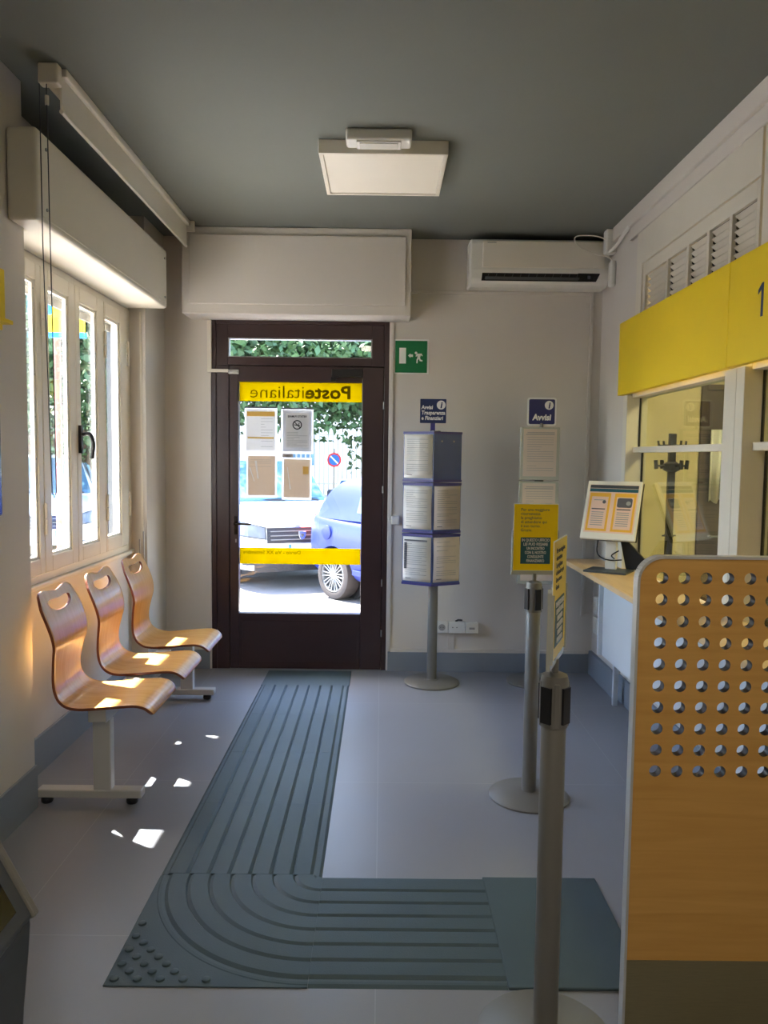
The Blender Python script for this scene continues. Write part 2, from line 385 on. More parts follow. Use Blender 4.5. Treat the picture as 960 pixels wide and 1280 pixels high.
text('VIETATO FUMARE', .02, (w/2-.035, -.0042, h-.052), X, Z, 'sheet_ink', o, mirror=True, bold=.0006, width=w-.07)
ring = MB()
for i in range(24):
    a, b_ = 2*PI*i/24, 2*PI*(i+1)/24
    ring.prism([(.027*math.cos(a), .027*math.sin(a)), (.034*math.cos(a), .034*math.sin(a)), (.034*math.cos(b_), .034*math.sin(b_)), (.027*math.cos(b_), .027*math.sin(b_))], (0, -.0044, h-.105), X, Z, .0008)
ring.prism([(-.022, .018), (-.018, .022), (.022, -.018), (.018, -.022)], (0, -.0044, h-.105), X, Z, .0008)
ring.prism([(-.022, -.003), (.020, -.008), (.020, -.002), (-.022, .003)], (0, -.0044, h-.105), X, Z, .0008)
ring.prism([(.006, .0), (.014, .016), (.018, .014), (.011, .0)], (0, -.0044, h-.105), X, Z, .0008)
ring.build('no_smoking_symbol', 'sheet_ink', o)
lines(text_rows(-w/2+.03, w/2-.03, .04, h-.16, .012, 4), (0, -.003, 0), X, Z, 'print_grey', o, .002)
o, w, h = door_notice(-.963, -.767, 1.272, 1.557, 'sheet_tan', 'tan notice in a crinkled sleeve below the yellow headed notice')
lines(text_rows(-.08, .07, .2, h-.03, .012, 5), (0, -.0028, 0), X, Z, 'print_grey', o, .0015)
MB().raw([(-.05, -.004, .25), (-.035, -.006, .25), (-.02, -.004, .12), (-.03, -.004, .12)], [(0, 1, 2, 3)]).raw([(-.09, -.004, .2), (-.08, -.006, .2), (-.05, -.004, .1), (-.055, -.004, .1)], [(0, 1, 2, 3)]).build('sleeve_crease', 'sleeve', o)
o, w, h = door_notice(-.707, -.517, 1.258, 1.535, 'sheet_tan', 'tan notice with a small yellow square below the no smoking notice', .01)
box(.045, .085, -.004, -.0031, .17, .225).build('yellow_square', 'sheet_orange', o)
MB().raw([(-.07, -.004, .22), (-.064, -.006, .22), (-.04, -.004, .06), (-.05, -.004, .06)], [(0, 1, 2, 3)]).build('sleeve_crease', 'sleeve', o)

# ---- left window of four sashes
w1 = thing('window_1', None, None, (-1.68, 4.2, .93)); w1['kind'] = 'structure'; w1['label'] = 'cream casement window of four narrow glazed leaves'
XF = -1.65                                  # inner face
fm_ = MB().box(-1.74, XF, 3.31, 3.345, .93, 2.49).box(-1.74, XF, 5.0, 5.10, .93, 2.49).box(-1.74, XF, 3.345, 5.0, .93, .968).box(-1.74, XF, 3.345, 5.0, 2.455, 2.49)
fm_.build('window_frame', 'window_paint', w1, world=True, bev=.004)
box(-1.70, -1.628, 3.312, 5.098, .905, .93).build('window_sill', 'window_paint', w1, world=True, bev=.006)
EDG = [3.347, 3.754, 4.169, 4.598, 4.998]
PANE = [(3.425, 3.70), (3.838, 4.088), (4.231, 4.485), (4.618, 4.872)]
for i in range(4):
    a, b_ = EDG[i]+.0025, EDG[i+1]-.0025; p, q = PANE[i]
    sm = MB().box(-1.674, XF+.012, a, p, .972, 2.452).box(-1.674, XF+.012, q, b_, .972, 2.452).box(-1.674, XF+.012, p, q, .972, 1.05).box(-1.674, XF+.012, p, q, 2.37, 2.452)
    s_ = sm.build('sash', 'window_paint', w1, world=True, bev=.005)
    bd = MB().box(-1.664, XF+.004, p, p+.012, 1.05, 2.37).box(-1.664, XF+.004, q-.020, q, 1.05, 2.37).box(-1.664, XF+.004, p+.012, q-.020, 1.05, 1.064).box(-1.664, XF+.004, p+.012, q-.020, 2.354, 2.37)
    bd.build('glazing_bead', 'off_white', s_, world=True, bev=.003)
    box(-1.668, -1.6645, p, q, 1.055, 2.365).build('pane', 'clear_glass', s_, world=True)
    sc = MB()
    for z in [1.13+.2*k for k in range(7)]: sc.cyl((XF+.002, q-.011, z), (XF+.0045, q-.011, z), .004, n=8)
    sc.build('screw', 'steel_grey', s_, world=True)
for yy in (3.754, 4.598, 5.004):
    for z in (1.16, 2.12):
        MB().cyl((XF+.018, yy, z), (XF+.018, yy, z+.075), .009, n=10).cyl((XF+.018, yy, z+.08), (XF+.018, yy, z+.155), .009, n=10).build('hinge', 'window_paint', w1, world=True, smooth=True)
hm = MB().box(XF+.01, XF+.028, 4.185, 4.212, 1.56, 1.71)
hm.tube([(XF+.03, 4.2, 1.66), (XF+.06, 4.2, 1.665), (XF+.075, 4.205, 1.65), (XF+.078, 4.225, 1.61), (XF+.07, 4.235, 1.56), (XF+.066, 4.235, 1.53)], .011, 10, 4)
hm.build('window_handle', 'black', w1, world=True, smooth=True)

# roller shutter curtain seen at the top of the panes
rs = thing('roller_shutter', 'grey slatted roller shutter pulled almost fully up outside the left window', 'shutter', (-1.765, 4.2, 2.32))
for k in range(5):
    z = 2.34+.05*k
    box(-.008, .008, -.86, .86, z-2.32, z-2.32+.046).build('slat', 'post_grey', rs, bev=.004)

for yy in (3.325, 5.085): MB().box(-.03, .03, yy-4.2-.014, yy-4.2+.014, -1.38, .17).build('guide_rail', 'kiosk_grey', rs, bev=.003)
# ---- window header boxes
cb = thing('shutter_box', 'grey white rounded shutter box projecting above the left window', 'shutter box', (-1.5, 4.1, 2.487))
MB().prism([(-1.659, 3.312), (-1.509, 3.312), (-1.509, 3.16), (-1.385, 3.16), (-1.385, 5.03), (-1.659, 5.03)], (0, 0, 2.855), X, Y, .366).build('box_body', 'cream', cb, world=True, bev=.018, seg=4)
box(-1.387, -1.3815, 3.20, 5.0, 2.515, 2.825).build('front_cover', 'cream', cb, world=True, bev=.002)
for yy in (3.24, 4.96):
    for z in (2.55, 2.79):
        MB().cyl((-1.3815, yy, z), (-1.377, yy, z), .007, n=10).build('screw', 'steel_grey', cb, world=True)
db = thing('shutter_box', 'big pale shutter box with raised front panel above the entrance door', 'shutter box', (-.585, 5.42, 2.512))
box(-1.36, .186, 5.297, YB, 2.512, ZC-.002).build('box_body', 'wall', db, world=True, bev=.006)
box(-1.31, .150, 5.283, 5.298, 2.575, 3.035).build('front_panel', 'wall', db, world=True, bev=.006)
# shutter strap at the window reveal
ss = thing('shutter_strap', 'narrow shutter strap with metal winder beside the left window', 'strap', (-1.6, 5.095, .80))
box(-1.585, -1.572, 5.093, 5.097, .95, 2.48).build('strap', 'off_white', ss, world=True)
MB().box(-1.592, -1.566, 5.070, 5.098, .80, .83).tube([(-1.59, 5.09, .82), (-1.592, 5.075, .88), (-1.592, 5.075, 1.0)], .005).tube([(-1.568, 5.09, .82), (-1.566, 5.075, .9), (-1.566, 5.075, 1.05)], .005).build('winder', 'steel_grey', ss, world=True)

# ---- roller blind at the ceiling
rb = thing('roller_blind', 'cream rolled up roller blind cassette under the ceiling with a bead chain', 'blind', (-1.28, 4.2, 2.92))
MB().cyl((-1.336, 3.2, 3.05), (-1.336, 5.16, 3.05), .032, n=20).build('fabric_roll', 'off_white', rb, world=True, smooth=True)
box(-1.303, -1.295, 3.197, 5.18, 2.925, 3.07).build('valance', 'off_white', rb, world=True, bev=.002)
MB().box(-1.296, -1.274, 3.197, 5.18, 3.055, ZC).build('head_rail', 'off_white', rb, world=True, bev=.006)
MB().cyl((-1.299, 3.2, 2.925), (-1.299, 5.18, 2.925), .009, n=12).build('bottom_bar', 'off_white', rb, world=True, smooth=True)
MB().box(-1.37, -1.29, 3.145, 3.195, 3.01, ZC).build('end_bracket', 'off_white', rb, world=True, bev=.008)
MB().box(-1.36, -1.245, 5.18, 5.2, 3.02, ZC).build('end_bracket', 'off_white', rb, world=True, bev=.006)
ch = MB()
ch.tube([(-1.366, 3.155, 3.02), (-1.364, 3.155, 2.4), (-1.352, 3.155, 1.75), (-1.345, 3.155, 1.40), (-1.337, 3.155, 1.375), (-1.328, 3.155, 1.40), (-1.33, 3.155, 1.9), (-1.335, 3.155, 2.5), (-1.338, 3.155, 3.02)], .0022, 6)
ch.build('bead_chain', 'kiosk_grey', rb, world=True)
MB().cyl((-1.337, 3.155, 2.93), (-1.337, 3.155, 2.965), .008, n=10).build('chain_stop', 'off_white', rb, world=True)

# ---- ceiling light and emergency lamp
cl = thing('ceiling_light', 'square white framed flat ceiling light, switched off', 'light', (-.008, 4.15, ZC))
for a in ((-.315, .315, -.30, -.278), (-.315, .315, .278, .30), (-.315, -.293, -.278, .278), (.293, .315, -.278, .278)):
    box(a[0], a[1], a[2], a[3], -.066, 0).build('frame_side', 'off_white', cl, bev=.003)
box(-.292, .292, -.277, .277, -.060, -.01).build('diffuser', 'diffuser', cl)
el = thing('emergency_lamp', 'small white emergency lamp in front of the square ceiling light', 'lamp', (-.03, 3.765, ZC))
box(-.155, .155, -.055, .055, -.055, 0).build('housing', 'white_plastic', el, bev=.012, seg=3)
box(-.105, .105, -.045, .045, -.062, -.054).build('lens_frame', 'white_plastic', el, bev=.003)
MB().box(-.09, .09, -.035, .035, -.066, -.061).build('lens', 'lens_plastic', el, bev=.002)

# unseen fill panels added overhead and behind the camera to brighten the room
mat('fill_panel_lit', (255, 244, 226), .5, emit=((255, 243, 226), 2.6))
for yy, lb in ((.55, 'added square fill light panel, out of view over the middle of the room'), (-1.7, 'added square fill light panel, out of view at the rear of the room')):
    o = thing('ceiling_light', lb, 'light', (0, yy, ZC))
    for a in ((-.315, .315, -.30, -.278), (-.315, .315, .278, .30), (-.315, -.293, -.278, .278), (.293, .315, -.278, .278)):
        box(a[0], a[1], a[2], a[3], -.066, 0).build('frame_side', 'off_white', o, bev=.003)
    box(-.292, .292, -.277, .277, -.060, -.01).build('diffuser', 'fill_panel_lit', o)

# ---- right side: louvre units, yellow fascia, counter windows
def louvre_unit(ya, yb, bays, label):
    o = thing('louvre_panel', label, 'louvre', (1.53, (ya+yb)/2, 1.97))
    z0, zt = 2.30, 2.915; ol, oh = bays[0], bays[-1]
    f = MB().box(1.53, 1.558, ya, ol-.045, z0, zt).box(1.53, 1.558, oh+.045, yb, z0, zt).box(1.53, 1.558, ol-.045, oh+.045, 2.722, zt)
    f.build('surround', 'cream', o, world=True, bev=.003)
    f = MB().box(1.538, 1.556, ol-.042, ol, z0, 2.718).box(1.538, 1.556, oh, oh+.042, z0, 2.718).box(1.538, 1.556, ol, oh, 2.645, 2.718)
    f.build('louvre_frame', 'cream', o, world=True, bev=.002)
    for m_ in bays[1:-1]: box(1.536, 1.556, m_-.013, m_+.013, z0, 2.645).build('mullion', 'cream', o, world=True, bev=.002)
    R_ = Matrix.Rotation(math.radians(38), 3, 'Y')
    me = None
    for a, b_ in zip(bays[:-1], bays[1:]):
        L = b_-a-.028
        for k in range(9):
            z = 2.625-.034*k
            s_ = MB().obox((0, 0, 0), .040, L, .004, R_).build('slat', 'cream', o)
            s_.location = (1.556-1.53+.008, (a+b_)/2-(ya+yb)/2, z-1.97)
    box(1.605, 1.615, ol-.04, oh+.04, z0, 2.66).build('back_plate', 'dark_slot', o, world=True)
    return o
louvre_unit(3.215, 4.75, [3.262, 3.495, 3.735, 3.98, 4.262, 4.612], 'cream louvred vent panel of five bays above the yellow fascia')
louvre_unit(2.0, 3.195, [2.05, 2.30, 2.55, 2.80, 3.05], 'cream louvred vent panel above the fascia numbered one')
fy = thing('fascia_panel', 'plain bright yellow fascia board above the first counter window', 'fascia', (1.49, 4.15, 1.963))
box(1.49, 1.527, 3.380, 4.92, 1.963, 2.412).build('board', 'poste_yellow', fy, world=True, bev=.002)
fy2 = thing('fascia_panel', 'yellow fascia board with a blue number one', 'fascia', (1.49, 2.7, 1.963))
box(1.49, 1.527, 2.0, 3.376, 1.963, 2.412).build('board', 'poste_yellow', fy2, world=True, bev=.002)
MB().prism([(.012, .0), (.030, .0), (.030, .132), (.016, .132), (-.014, .108), (-.014, .090), (.012, .106)], (1.4892, 3.10, 2.13), -Y, Z, .001).build('numeral', 'navy', fy2, world=True)
# frames
def counter_window(name, ya, yb, label):
    o = thing(name, None, None, (1.56, (ya+yb)/2, .87)); o['kind'] = 'structure'; o['label'] = label
    MB().box(1.53, 1.66, yb-.075, yb, .87, 1.962).box(1.53, 1.66, ya, ya+.115, .87, 1.962).build('post', 'cream', o, world=True, bev=.003)
    MB().box(1.575, 1.65, ya+.115, yb-.075, 1.605, 1.64).build('rail', 'cream', o, world=True, bev=.003)
    MB().box(1.56, 1.66, ya+.115, yb-.075, 1.945, 1.985).build('head', 'cream', o, world=True, bev=.003)
    a = box(1.612, 1.618, ya+.115, yb-.075, 1.64, 1.945).build('upper_pane', 'office_glass', o, world=True)
    MB().box(1.609, 1.621, yb-.081, yb-.075, 1.64, 1.945).build('seal', 'black', a, world=True)
    a = box(1.634, 1.640, ya+.115, yb-.075, .87, 1.605).build('lower_pane', 'office_glass', o, world=True)
    MB().box(1.631, 1.643, yb-.083, yb-.075, .87, 1.605).build('seal', 'black', a, world=True)
    return o
counter_window('window_2', 3.362, 4.925, 'cream framed counter window with a sliding glass under the plain yellow fascia')
counter_window('window_3', 2.0, 3.36, 'cream framed counter window under the numbered fascia')

# counter
ct = thing('counter', 'light wood service counter with white modesty panel under the glass windows', 'counter', (1.4, 3.7, 0))
ctp = MB().prism([(1.262, 2.06), (1.262, 5.26), (1.285, 5.30), (1.528, 5.30), (1.528, 4.93), (1.569, 4.93), (1.569, 2.06)], (0, 0, .872), X, Y, .032)
ctp.build('counter_top', 'counter_wood', ct, world=True, bev=.006)
box(1.385, 1.405, 2.1, 4.72, .345, .838).build('modesty_panel', 'panel_white', ct, world=True, bev=.002)
box(1.36, 1.385, 4.722, 4.745, .345, .838).build('panel_edge', 'panel_white', ct, world=True)
for yy in (4.80, 3.4):
    box(1.485, 1.515, yy-.015, yy+.015, 0, .839).build('leg', 'panel_white', ct, world=True, bev=.002)
for yy in (4.80, 3.4):
    box(1.40, 1.569, yy-.02, yy+.02, .80, .839).build('bracket', 'panel_white', ct, world=True, bev=.002)

# monitor on the counter
mo = thing('monitor', 'tilted white edged touch screen on a black stand on the wooden counter', 'monitor', (1.405, 4.70, .872), math.radians(-32))
MB().box(-.13, .13, -.10, .10, 0, .012).build('base_plate', 'kiosk_grey', mo, bev=.004)
tl = Matrix.Rotation(math.radians(-12), 4, 'X')
MB().obox((0, .05, .12), .07, .03, .22).build('stand_column', 'off_white', mo, bev=.006)
MB().prism([(.02, .012), (.12, .012), (.16, .05), (.02, .19), (-.02, .19)], (.06, .09, 0), X, Z, .03).build('black_cradle', 'black', mo, bev=.004)
RX = Matrix.Rotation(math.radians(-24), 3, 'X')
cx = Vector((0, .02, .375))
scr = MB().obox(cx, .335, .022, .385, RX).build('screen_housing', 'off_white', mo, bev=.006)
MB().obox(cx+RX @ Vector((.004, .018, 0)), .335, .018, .38, RX).build('back_cover', 'black', mo, bev=.004)
su = X; sv = RX @ Z; sn = su.cross(sv); so = cx+sn*.0115
disp = MB().prism([(-.15, -.15), (.15, -.15), (.15, .165), (-.15, .165)], so+sn*.0008, su, sv, .001).build('display', 'screen_pink', scr)
MB().prism([(-.148, .142), (.148, .142), (.148, .163), (-.148, .163)], so+sn*.0016, su, sv, .0008).build('title_bar', 'kiosk_grey', scr)
MB().prism([(-.148, .118), (.148, .118), (.148, .139), (-.148, .139)], so+sn*.0016, su, sv, .0008).build('blue_bar', 'teal', scr)
for i, xx in enumerate((-.142, .012)):
    MB().prism([(xx, -.14), (xx+.13, -.14), (xx+.13, .11), (xx, .11)], so+sn*.0016, su, sv, .0008).build('orange_card', 'screen_orange', scr)
    MB().prism([(xx+.014, -.125), (xx+.116, -.125), (xx+.116, .085), (xx+.014, .085)], so+sn*.0024, su, sv, .0008).build('card_face', 'screen_pink', scr)
    lines([(xx+.025, xx+.10, -.02-.014*k) for k in range(7)]+([(xx+.03, xx+.1, .06)] if i == 0 else []), so+sn*.002, su, sv, 'print_grey', scr, .005)
    lines([(xx+.022, xx+.105, .0)], so+sn*.002, su, sv, 'print_dark', scr, .007)
MB().prism(rrect(.09, .062, .012, 4, .077, .048), so+sn*.0034, su, sv, .0008).build('card_picture', 'print_dark', scr)
MB().prism(circ(.014, 16, .10, .045), so+sn*.0042, su, sv, .0008).build('card_picture', 'print_grey', scr)
MB().prism(circ(.011, 16, -.048, .05), so+sn*.0034, su, sv, .0008).build('card_picture', 'print_dark', scr)
MB().tube([(-.08, .03, .19), (-.085, .03, .12), (-.06, .02, .085), (.0, .01, .07), (.07, .03, .075)], .004, 8, 6).tube([(.05, .03, .13), (.01, .02, .1), (.03, .01, .08)], .004, 8, 6).build('cable', 'black', mo, smooth=True)

# ---- back office behind the glass
struct('wall_office', MB().box(4.5, 4.6, 1.0, YB, 0, ZC).box(1.66, 4.6, .9, 1.0, 0, ZC), 'office_wall')
struct('wall_office_back', MB().box(1.665, 2.27, YB-.02, YB-.002, 0, ZC).box(2.84, 4.5, YB-.02, YB-.002, 0, ZC).box(2.27, 2.84, YB-.02, YB-.002, 2.1, ZC), 'office_wall')
struct('floor_office', box(1.66, 4.6, .9, YB, -.15, -.001), 'office_floor')
od = thing('door_2', None, None, (2.55, YB-.02, 0)); od['kind'] = 'structure'; od['label'] = 'dark brown door in the back office'
MB().box(2.27, 2.31, YB-.04, YB-.004, 0, 2.1).box(2.80, 2.84, YB-.04, YB-.004, 0, 2.1).box(2.31, 2.80, YB-.04, YB-.004, 2.06, 2.1).build('door_frame', 'dark_door', od, world=True, bev=.003)
box(2.312, 2.798, YB-.03, YB-.006, .005, 2.058).build('door_leaf', 'dark_door', od, world=True, bev=.003)
MB().cyl((2.36, YB-.03, 1.02), (2.36, YB-.07, 1.02), .01).cyl((2.355, YB-.066, 1.02), (2.45, YB-.066, 1.02), .008).build('door_handle', 'steel_grey', od, world=True)
cs = thing('coat_stand', 'black coat stand with curved hooks behind the counter glass', 'coat stand', (1.955, 5.2, 0))
MB().lathe([(.0, 0), (.17, 0), (.17, .015), (.05, .03), (.025, .05)], 24).build('base', 'black', cs, smooth=True)
MB().box(-.022, .022, -.022, .022, .04, 1.74).build('pole', 'black', cs, bev=.006)
MB().lathe([(.03, 1.48), (.055, 1.495), (.055, 1.535), (.03, 1.55)], 20).build('collar', 'black', cs, smooth=True)
for k in range(4):
    a = PI*k/2+.2; c_, s_ = math.cos(a), math.sin(a)
    MB().tube([(.02*c_, .02*s_, 1.52), (.08*c_, .08*s_, 1.522), (.115*c_, .115*s_, 1.525)], .007).tube([(.112*c_, .112*s_, 1.50), (.118*c_, .118*s_, 1.56)], .014).build('hook', 'black', cs, smooth=True)
    MB().tube([(.02*c_, .02*s_, 1.66), (.07*c_, .07*s_, 1.655), (.10*c_, .10*s_, 1.66), (.105*c_, .105*s_, 1.69)], .008).build('upper_hook', 'black', cs, smooth=True)
    MB().tube([(.02*c_, .02*s_, 1.05), (.05*c_, .05*s_, 1.05)], .006).build('peg', 'black', cs)
cv, cf = [], []
NC = 41
for i in range(NC):
    u_ = i/(NC-1); 
    for zz in (1.27, 1.78):
        cv.append((2.33+.22*u_, YB-.055-.016*math.cos(u_*2*PI*4), zz+(.015*math.sin(u_*19) if zz < 1.5 else 0)))
for i in range(NC-1): cf.append((2*i, 2*i+2, 2*i+3, 2*i+1))
cu = tag(MB().raw(cv, cf).build('curtain', 'curtain', None, smooth='all'), 'short white gathered curtain hanging on the dark office door', 'curtain')
sm_ = cu.modifiers.new('s', 'SOLIDIFY'); sm_.thickness = .004
os_ = thing('wall_switch', 'small cream switch plate on the office wall behind the coat stand', 'switch', (1.80, YB-.02, 1.05))
box(-.035, .035, -.012, -.0005, 0, .17).build('plate', 'office_wall', os_, bev=.004)
ol = thing('office_lamp', 'lit flat ceiling lamp in the back office', 'lamp', (2.9, 3.6, ZC))
box(-.3, .3, -.3, .3, -.05, -.0).build('housing', 'off_white', ol, bev=.004)
mat('lamp_lit', (255, 240, 205), .5, emit=((255, 228, 172), 14.0))
box(-.28, .28, -.28, .28, -.054, -.0505).build('lit_diffuser', 'lamp_lit', ol)

# ---- perforated wooden partition
def partition():
    yf, yb_ = 1.985, 2.012; x0, x1 = .676, 1.53; zb, zt = .215, 1.305
    root = thing('counter_partition', 'wooden privacy partition with round perforations and steel kick plate', 'partition', ((x0+x1)/2, 2.0, 0))
    pitch = .0573; r = .0155; cx0 = .734; nc = 14; nr = 10; ztop = 1.2545
    mb = MB(); ln = MB(); N = 20
    def cell(cx, cz, hw):
        ring = [(cx+r*math.cos(2*PI*(i+.5)/N), cz+r*math.sin(2*PI*(i+.5)/N)) for i in range(N)]
        out = []
        for i in range(N):
            a = 2*PI*(i+.5)/N; c_, s_ = math.cos(a), math.sin(a); k = hw/max(abs(c_), abs(s_)); out.append((cx+c_*k, cz+s_*k))
        corners = {0: 2, 1: 7, 2: 12, 3: 17}
        for yv, flip in ((yf, 0), (yb_, 1)):
            v = [(a, yv, b_) for a, b_ in ring]+[(a, yv, b_) for a, b_ in out]
            f = []
            for i in range(N):
                j = (i+1) % N
                f.append((i, N+i, N+j, j))
            nv = len(v)
            for (sx, sz) in ((1, 1), (-1, 1), (-1, -1), (1, -1)):
                v.append((cx+sx*hw, yv, cz+sz*hw))
            # corner fillers: between out points on either side of the corner
            for ci, (ang) in enumerate((PI/4, 3*PI/4, 5*PI/4, 7*PI/4)):
                i = int(ang/(2*PI)*N-.5) % N; j = (i+1) % N
                f.append((N+i, nv+ci, N+j))
            mb.raw(v, f)
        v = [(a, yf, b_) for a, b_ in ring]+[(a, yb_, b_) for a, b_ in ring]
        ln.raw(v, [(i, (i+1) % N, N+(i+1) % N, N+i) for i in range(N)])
    hw = pitch/2
    for c_ in range(nc):
        for k in range(nr): cell(cx0+c_*pitch, ztop-k*pitch, hw)
    gx0, gx1 = cx0-hw, cx0+(nc-1)*pitch+hw; gz1, gz0 = ztop+hw, ztop-(nr-1)*pitch-hw
    R_ = .06
    # margins: left strip with round corner, top strip, bottom sheet, right strip
    arc = [(x0+R_-R_*math.cos(a), zt-R_+R_*math.sin(a)) for a in [PI/2*i/10 for i in range(11)]]
    polyL = [(x0, gz0), (gx0, gz0), (gx0, gz1), (gx0, zt)]+[p for p in reversed(arc) if p[0] < gx0-1e-4]
    xt_edge = gx0
    zedge = zt-R_+math.sqrt(max(0, R_*R_-(x0+R_-gx0)**2)) if gx0 < x0+R_ else zt
    polyL = [(x0, gz0), (gx0, gz0), (gx0, zedge)]+[p for p in reversed(arc) if p[0] < gx0-1e-4]
    mb.prism(polyL, (0, yf, 0), X, Z, yb_-yf)
    polyT = [(gx0, gz1), (gx1, gz1), (gx1, zt)]+[p for p in reversed(arc) if p[0] > gx0+1e-4]+[(gx0, zedge)]
    mb.prism(polyT, (0, yf, 0), X, Z, yb_-yf)
    mb.box(x0, x1, yf, yb_, zb, gz0)
    mb.box(gx1, x1, yf, yb_, gz0, zt)
    pb = mb.build('perforated_board', 'laminate', root, world=True)
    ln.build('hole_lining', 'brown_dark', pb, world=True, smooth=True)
    # aluminium edging
    path = [(x0, 0.0), (x0, zt-R_)]+arc[1:]+[(x1, zt)]
    e = MB(); n = len(path); t = .007
    for i in range(n-1):
        (ax, az), (bx_, bz) = path[i], path[i+1]
        da = Vector((bx_-ax, bz-az)).normalized(); nn = Vector((-da.y, da.x))
        e.prism([(ax, az), (bx_, bz), (bx_+nn.x*t, bz+nn.y*t), (ax+nn.x*t, az+nn.y*t)], (0, yf-.003, 0), X, Z, yb_-yf+.006)
    e.build('metal_edging', 'silver_paint', root, world=True)
    box(x0, x1, yf-.002, yb_+.002, 0, zb).build('kick_plate', 'brushed', root, world=True)
    return root
partition()

# ---- bench of three bentwood seats
def bench():
    root = thing('waiting_bench', 'row of three bent plywood seats on one grey metal beam frame', 'bench', (-1.29, 3.9, 0))
    prof = [(-.985, .425), (-.995, .443), (-1.02, .462), (-1.06, .470), (-1.13, .466), (-1.22, .458), (-1.30, .452), (-1.355, .458), (-1.395, .478), (-1.42, .512), (-1.430, .555),
            (-1.428, .61), (-1.418, .67), (-1.410, .715), (-1.414, .76), (-1.428, .81), (-1.448, .86), (-1.468, .905), (-1.488, .955)]
    hwid = [.19, .198, .205, .208, .21, .21, .205, .195, .178, .160, .150, .152, .168, .182, .192, .197, .197, .193, .183]
    # resample smooth (Catmull-Rom)
    def cr(P, t):
        n = len(P)-1; s = min(int(t*n), n-1); u = t*n-s
        a, b_, c, d_ = P[max(s-1, 0)], P[s], P[s+1], P[min(s+2, n)]
        return .5*((2*b_)+(-a+c)*u+(2*a-5*b_+4*c-d_)*u*u+(-a+3*b_-3*c+d_)*u**3)
    NV, NU = 72, 24
    px = [p[0] for p in prof]; pz = [p[1] for p in prof]
    v = []; f = []
    for i in range(NV+1):
        t = i/NV
        for j in range(NU+1):
            u = -1+2*j/NU
            tt = t
            if t > .9:  # top edge: two ears, dip in the middle, rounded corners
                k = (t-.9)/.1
                e_ = min(1, max(0, abs(u)-.55)/.45); dip = -.011*math.cos(u*PI*1.3)-.012-.050*(1-math.sqrt(max(0, 1-e_*e_)))
                tt = t+k*dip
            hw_ = cr(hwid, t)
            if t < .06: hw_ *= 1-.08*(1-t/.06)**2
            x_, z_ = cr(px, tt), cr(pz, tt)
            cup = .010*u*u if .25 < t < .85 else 0
            v.append((x_+1.29, u*hw_, z_))
    for i in range(NV):
        for j in range(NU):
            a = i*(NU+1)+j; f.append((a, a+1, a+NU+2, a+NU+1))
    me = bpy.data.meshes.new('seat_shell'); me.from_pydata(v, [], f)
    tmp = bpy.data.objects.new('tmp', me); C.objects.link(tmp)
    me.materials.append(MATS['bentwood']); me.materials.append(MATS['ply_edge'])
    sd = tmp.modifiers.new('s', 'SOLIDIFY'); sd.thickness = .012; sd.offset = 0; sd.material_offset_rim = 1
    # bean shaped cutter for the handle hole
    cz, cxx = .893, -1.465+1.29
    pts = []
    for i in range(32):
        a = 2*PI*i/32; yy = .118*math.copysign(abs(math.cos(a))**.7, math.cos(a)); zz = .026*math.copysign(abs(math.sin(a))**.75, math.sin(a))
        zz += .014*((yy/.118)**2)-.012
        pts.append((yy, zz))
    cut = MB().prism(pts, (cxx+.1, 0, cz), Y, Z, .2).build('cut', 'ply_edge')
    bo = tmp.modifiers.new('b', 'BOOLEAN'); bo.object = cut; bo.operation = 'DIFFERENCE'; bo.solver = 'EXACT'; 
    bv = tmp.modifiers.new('v', 'BEVEL'); bv.width = .0025; bv.segments = 2; bv.limit_method = 'ANGLE'; bv.angle_limit = math.radians(50)
    dg = bpy.context.evaluated_depsgraph_get(); dg.update()
    me2 = bpy.data.meshes.new_from_object(tmp.evaluated_get(dg)); me2.name = 'seat_shell'
    bpy.data.objects.remove(tmp); bpy.data.objects.remove(cut)
    me2.polygons.foreach_set('use_smooth', [True]*len(me2.polygons)); me2.set_sharp_from_angle(angle=math.radians(45))
    for yy in (3.475, 4.01, 4.56):
        o = bpy.data.objects.new('seat_shell', me2); C.objects.link(o); o.parent = root; o.location = (0, yy-3.9, 0)
        for sx, sy in ((-1.2, .08), (-1.2, -.08), (-1.1, .08), (-1.1, -.08)):
            b_ = MB().cyl((sx+1.29, sy, .4655 if sx > -1.15 else .457), (sx+1.29, sy, .4695 if sx > -1.15 else .4635), .005, n=8).build('bolt', 'steel_grey', o)
    box(.02, .10, -.60, .92, .385, .445).build('beam', 'silver_paint', root, bev=.004)
    for yy in (3.36, 4.85):
        l = yy-3.9
        col = MB().box(.025, .105, l-.025, l+.025, .06, .386)
        col.build('leg', 'silver_paint', root, bev=.005)
        MB().box(-.225, .24, l-.03, l+.03, .030, .068).build('foot_bar', 'silver_paint', root, bev=.006)
        for fx in (-.19, .19):
            MB().lathe([(.022, 0), (.026, .006), (.026, .018), (.016, .031)], 16, Matrix.Translation((fx, l, 0))).build('foot_pad', 'black', root, smooth=True)
    return root
bench()

